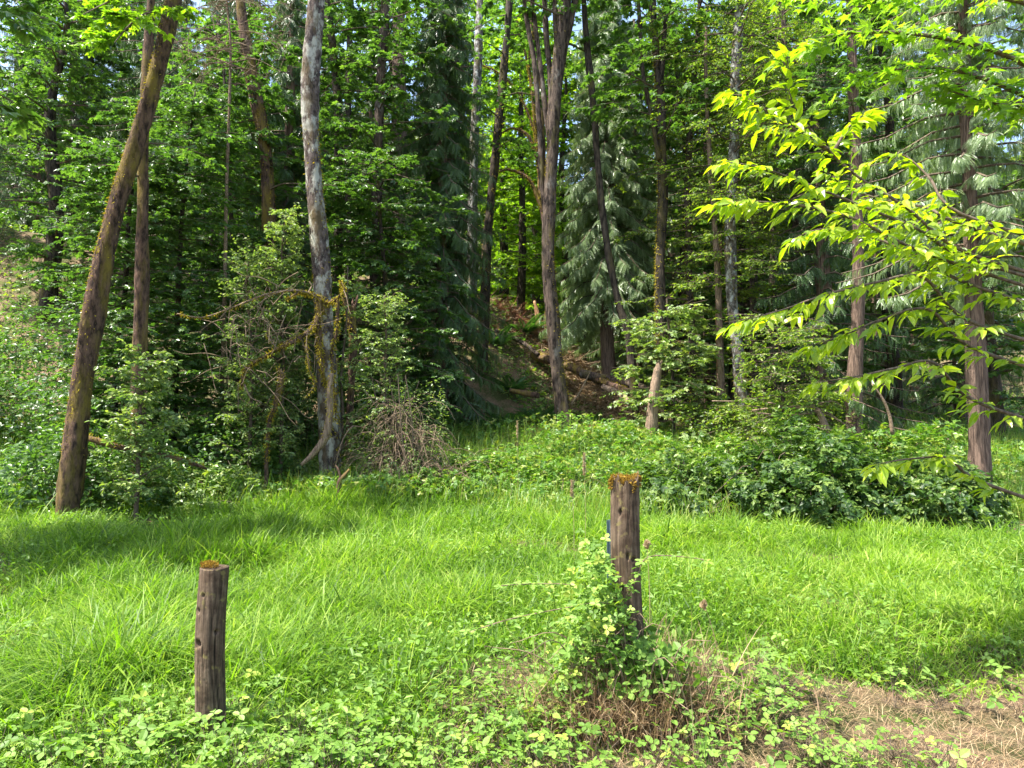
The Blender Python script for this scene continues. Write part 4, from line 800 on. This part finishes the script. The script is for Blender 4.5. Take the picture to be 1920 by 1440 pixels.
# dead brush dome
b = pbase(768, 14.3, 0); t = thing("dead_brush", "grey-brown dome of bare arching dead twigs in the middle left", "dead brush", b)
g = Geo()
for i in range(600):
    a = rng.uniform(0, 2 * pi); k = rng.uniform(.15, 1.0)
    lc = [(-.25, .0, 1.75), (.25, .1, 1.25), (.75, -.1, .6), (-.6, .1, .9)][rng.choice(4, p=[.4, .3, .17, .13])]; o = b + np.array([lc[0] + rng.normal(0, .2), lc[1] + rng.normal(0, .2), 0]); o[2] += rng.uniform(.3, 1) * lc[2]
    L = rng.uniform(.3, 1.35); w0 = rng.choice([.5, .8, 1, 1.8], p=[.4, .3, .2, .1]); dv = np.array([math.cos(a), math.sin(a) * .8, rng.uniform(-.5, .8)]); q = [o]
    for z_ in range(4):
        o = o + nrm(dv) * L / 4; dv = dv + [0, 0, -.75] + rng.normal(0, .28, 3); o[2] = max(o[2], gz(o[0], o[1]) + .02); q.append(o)
    tube(g, q, np.array([.008, .007, .005, .004, .002]) * w0, 4, .12, .15)
g.build("twigs", M['deadtwig'], t)
g = Geo(); mound(g, (b[0] - .1, b[1] + .1), (.95, .6, 1.6), 4600, leaf6, .055, stems=0, lump=.4); g.build("leaves", M['shrub'], t)
g = Geo()
for i in range(9):
    o = base(b[0] + rng.normal(-.1, .25), b[1] + rng.normal(.1, .2), 0); e = P(745 + rng.normal(0, 30), 725 + rng.normal(0, 20), 14); tube(g, [o, (o + e) / 2 + rng.normal(0, .1, 3), e], [.02, .014, .008], 5, .15, .15)
g.build("stems", M['twig'], t)

# ferns on the slope, logs, slash
fl = ["sword fern at the dark foot of the slope beside the cedar", "fern right of the dark cedar's foot", "fern halfway up the shaded slope", "upper fern on the shaded slope", "fern just left of the brown trunk's base", "fern near the crest", "fern below the fallen logs", "fern by the red dead fronds"]
proto = None
for i, (px, Y) in enumerate([(915, 19.6), (950, 20.5), (960, 22.5), (930, 24.5), (1010, 21), (985, 26), (1110, 21), (1150, 20)]):
    loc = pbase(px, Y, 0)
    if proto is None:
        proto = thing("fern", fl[i], "fern", (0, 0, 0), "sword ferns on the slope")
        g = Geo(); n = 26; a = np.arange(n) / n * 6.28 + rng.normal(0, .2, n); d = np.stack([np.cos(a), np.sin(a), rng.uniform(.5, 1.3, n)], 1); g.inst(fr_fern, np.tile([[0, 0, 0.]], (n, 1)), d, np.array([0, 0, 1.]) + 0 * d, rng.uniform(.6, 1.0, n)); g.build("fronds", M['fern'], proto); proto.location = tuple(loc)
    else: dup(proto, loc, rng.uniform(0, 6), fl[i], rng.uniform(.8, 1.15))
b = P(1145, 770, 19.5); t = thing("dead_fern", "rust-red dead fronds below the fallen logs, right of the brown trunk", "dead fern", base(b[0], 19.5, 0)); g = Geo(); n = 70
c0 = np.array([base(b[0] + rng.normal(0, .45), 19.3 + rng.normal(0, .2), rng.uniform(.05, .5)) for _ in range(n)]); d = rng.normal(0, 1, (n, 3)) * [1, 1, .4] - [0, 0, .5]; g.inst(fr_fern, c0, d, rng.normal(0, 1, (n, 3)), rng.uniform(.25, .5, n)); g.build("fronds", M['deadleaf'], t)
b = P(985, 610, 26.5); t = thing("dead_fern", "reddish dead bough lying near the hill crest", "dead fern", base(b[0], 26.5, 0)); g = Geo(); n = 90
c0 = np.array([base(b[0] + rng.normal(-.2, .7), 26.5 + rng.normal(0, .5), rng.uniform(.0, .3)) for _ in range(n)]); d = rng.normal(0, 1, (n, 3)) * [1, 1, .4]; g.inst(fr_fern, c0, d, rng.normal(0, 1, (n, 3)), rng.uniform(.3, .7, n)); g.build("fronds", M['deadleaf'], t)
def log(label, pts, rads, mat='dead', name="fallen_log", cat="log", on=True, moss=0):
    q = PP(pts)
    if on:
        for i in range(len(q)): q[i, 2] = max(q[i, 2], gz(q[i, 0], q[i, 1]) + rads[i] * .7)
    o0 = q[0].copy(); t = thing(name, label, cat, o0); g = Geo(); p, r, _ = tube(g, q, rads, 12, .08, .12, jag=.05); g.build("wood", M[mat], t, smooth=True)
    if moss: m = Geo(); moss_on(m, p, r, moss, (0, 0, 1), .05, .1); m.build("moss", M['moss'], t)
log("long mossy fallen log running down right from the brown trunk", [(1000, 665, 24.5), (1060, 685, 23), (1130, 715, 21.5), (1210, 750, 20)], [.14, .14, .12, .09], 'bark_m', moss=80)
log("fallen log lying under the long one, darker", [(1090, 700, 22), (1180, 720, 21), (1290, 760, 20)], [.11, .11, .08], 'bark')
log("short pale broken log end near the red dead fronds", [(1130, 725, 20.5), (1165, 740, 20), (1182, 757, 19.5)], [.08, .08, .06], 'dead')
log("bare grey branch angled across the logs right of the brown trunk", [(1070, 760, 20), (1090, 730, 20), (1110, 690, 20)], [.03, .025, .012], 'deadtwig', on=False, name="dead_branch", cat="dead branch")
log("mossy snag leaning on the hill crest beside the brown trunk", [(1012, 625, 26), (1008, 590, 26), (1002, 565, 26)], [.12, .1, .05], 'dead_o', on=False, name="dead_snag", cat="dead tree")
log("small log lying in leaves at the foot of the shaded slope", [(955, 732, 21), (985, 738, 21), (1010, 742, 21)], [.08, .08, .07], 'bark_m')
log("light brown log on the slope crest left of the brown trunk", [(930, 620, 25), (975, 640, 24.5), (1010, 665, 24)], [.07, .07, .06], 'bark')
log("lichened fallen branch lying at the left edge of the meadow", [(140, 815, 12), (240, 842, 12), (300, 853, 12), (352, 866, 12), (385, 878, 12)], [.05, .045, .045, .04, .02], 'bark_m', on=False, name="dead_branch", cat="dead branch", moss=60)
log("curved whitish dead branch at the far right, above the bramble mound", [(1674, 815, 15), (1668, 780, 15), (1655, 748, 15), (1637, 722, 15)], [.035, .032, .028, .015], 'deadtwig', on=False, name="dead_branch", cat="dead branch")
log("leaning grey stub among the bare branches on the right", [(1550, 812, 15.5), (1542, 785, 15.5), (1532, 768, 15.5)], [.08, .07, .06], 'dead', on=False, name="dead_snag", cat="dead tree")
for i, (pts, rd, lb) in enumerate([([(1410, 770), (1450, 765), (1500, 762), (1545, 770), (1600, 808)], .022, "longest bare grey branch arching over the right-hand undergrowth"), ([(1440, 755), (1500, 765), (1560, 752), (1585, 770)], .018, "bare branch crossing above the longest one on the right"), ([(1420, 775), (1480, 778), (1540, 775), (1575, 790), (1607, 806)], .018, "lower bare branch beneath the longest one on the right"), ([(1335, 752), (1380, 752), (1420, 748)], .016, "thin pale branch left of the bare branch tangle")]):
    log(lb, [(a, b_, 15.6) for a, b_ in pts], list(np.linspace(rd, rd * .4, len(pts))), 'deadtwig', on=False, name="dead_branch", cat="dead branch")
# bare pale twigs at upper left
b = pbase(415, 16.5); t = thing("bare_sapling", "leafless grey sapling with a spray of pale twigs at the upper left", "dead tree", b)
trunk_obj(t, np.vstack([b, PP([(420, 600), (425, 350), (430, 200), (432, 80), (425, 0), (420, -120)], 15.4)]), [.05, .04, .035, .03, .025, .02, .01], 'deadtwig', 8)
g = Geo()
for i in range(46):
    s = P(428 + rng.normal(0, 6), rng.uniform(-60, 130), 15.3); a = rng.choice([-1, 1]); L = rng.uniform(.5, 1.3); e = s + np.array([a * L, rng.normal(0, .4), rng.uniform(-.7, .35) * L]); m = (s + e) / 2 + [0, 0, .15 * L]
    tube(g, [s, m, e], [.012, .009, .004], 4, .12, .15)
    for _ in range(3): s2 = m + (e - m) * rng.random(); tube(g, [s2, s2 + rng.normal(0, .22, 3), s2 + rng.normal(0, .35, 3)], [.006, .005, .003], 4, .12, .15)
g.build("twigs", M['deadtwig'], t)

# ================================================================== OVERHANGING BRANCHES, right
Y = 4.9; b = pbase(2050, Y); t = thing("cherry_tree", "slender young tree at the right edge with glowing yellow-green leaves on overhanging branches", "tree", b)
trunk_obj(t, np.vstack([b, PP([(2046, 1100), (2040, 850), (2030, 600), (2022, 380), (2014, 180), (2010, 0), (2005, -200)], Y)]), [.055, .045, .04, .036, .03, .025, .018, .01], 'bark_g', 12, .05, .05)
brs = [([(2030, 540, 4.9), (1805, 470, 4.9), (1700, 390, 4.8), (1600, 325, 4.75), (1530, 255, 4.7), (1485, 190, 4.65), (1478, 130, 4.6)], 1.0, 26),
 ([(1560, 285, 4.75), (1500, 250, 4.6), (1440, 210, 4.5), (1390, 178, 4.45)], .7, 16), ([(2030, 550, 4.9), (1805, 480, 4.9), (1720, 430, 4.75), (1600, 380, 4.6), (1500, 340, 4.5), (1430, 315, 4.45), (1376, 305, 4.4)], 1.0, 28),
 ([(2030, 570, 4.9), (1808, 500, 4.9), (1700, 460, 4.7), (1600, 410, 4.5), (1500, 385, 4.4), (1420, 378, 4.35), (1362, 378, 4.3)], 1.0, 30), ([(2030, 600, 4.9), (1810, 530, 4.9), (1720, 480, 5.0), (1620, 440, 5.1), (1540, 430, 5.1), (1505, 440, 5.1)], .8, 22),
 ([(2030, 670, 4.9), (1815, 600, 4.9), (1730, 520, 4.7), (1640, 530, 4.55), (1540, 555, 4.45), (1470, 580, 4.4), (1412, 596, 4.35)], .9, 26), ([(2030, 720, 4.9), (1820, 650, 4.9), (1740, 580, 4.7), (1650, 600, 4.6), (1590, 625, 4.5), (1530, 645, 4.5)], .8, 20),
 ([(2030, 820, 4.9), (1825, 750, 4.9), (1750, 680, 4.7), (1680, 690, 4.6), (1610, 705, 4.5), (1552, 714, 4.5)], .8, 18), ([(2030, 970, 4.9), (1832, 900, 4.9), (1780, 860, 4.7), (1710, 860, 4.6), (1655, 868, 4.55)], .6, 10),
 ([(2030, 470, 4.9), (1800, 400, 4.9), (1740, 330, 5.1), (1690, 290, 5.2), (1640, 300, 5.2)], .7, 14), ([(2030, 490, 4.9), (1800, 420, 4.9), (1740, 390, 5.1), (1680, 380, 5.3), (1610, 360, 5.4), (1560, 330, 5.4)], .9, 22), ([(1560, 290, 4.75), (1590, 240, 4.8), (1620, 215, 4.85)], .4, 9)]
for pts, sc, nt_ in brs:
    nt_ = int(nt_ * .78)
    lp = PP(pts); g = Geo(); q, r, tg = tube(g, lp, np.linspace(.014, .003, len(lp)), 7, .05, .1); o = g.build("branch", M['twig'], t, smooth=True)
    g = Geo(); n = nt_; u = np.linspace(.22, 1, n); k = (u * (len(q) - 1)).astype(int)
    lat = nrm(np.cross(tg[k], [0, 0, 1.])); sg = np.where(np.arange(n) % 2, 1, -1)[:, None]
    d = nrm(tg[k] * 1.0 + lat * sg * rng.uniform(.3, .9, (n, 1)) + rng.normal(0, .12, (n, 3))); ln = rng.uniform(.14, .34, n) * (1.15 - .6 * u) * sc
    twiglets(g, q[k], d, ln, 8, leaf_long, .114, .45, .32, 0, 1, .004, side=44)
    twiglets(g, q[k[-3:]], tg[k[-3:]], np.full(3, .12), 6, leaf_long, .11, .3, .3, 0, 1, .004, side=40)
    g.build("leaves", [M['cherry'], M['twig']], o)
Y = 7.6; b = pbase(2090, Y); t = thing("maple_tree", "near maple whose big lobed leaves hang in at the top right corner", "tree", b)
trunk_obj(t, np.vstack([b, PP([(2085, 900), (2070, 600), (2050, 300), (2040, 0), (2030, -300)], Y)]), [.14, .12, .11, .10, .08, .06], 'bark', 12)
for pts in ([(2045, 200, 7.6), (1900, 110, 7.2), (1760, 70, 7.0), (1640, 60, 6.8), (1540, 70, 6.8), (1485, 90, 6.7)], [(2050, 250, 7.6), (1900, 170, 7.3), (1780, 130, 7.1), (1680, 130, 7.0), (1590, 150, 7.0)], [(2040, 50, 7.6), (1900, 0, 7.3), (1750, -10, 7.1), (1600, 0, 7.0), (1490, -10, 6.9)], [(2040, 20, 7.6), (1900, -60, 7.8), (1750, -60, 7.8), (1600, -50, 7.8)], [(2045, 150, 7.6), (1950, 200, 7.3), (1850, 190, 7.1), (1750, 160, 7.1)]):
    lp = PP(pts); g = Geo(); q, r, tg = tube(g, lp, np.linspace(.03, .005, len(lp)), 7, .08, .1); o = g.build("branch", M['twig'], t, smooth=True)
    g = Geo(); n = 30; u = np.linspace(.3, 1, n); k = (u * (len(q) - 1)).astype(int); lat = nrm(np.cross(tg[k], [0, 0, 1.])); sg = np.where(np.arange(n) % 2, 1, -1)[:, None]
    d = nrm(tg[k] + lat * sg * rng.uniform(.3, 1, (n, 1)) + rng.normal(0, .15, (n, 3))); twiglets(g, q[k], d, rng.uniform(.2, .6, n) * (1.1 - .4 * u), 5, mapleN, .12, .35, .25, 0, 1, .005)
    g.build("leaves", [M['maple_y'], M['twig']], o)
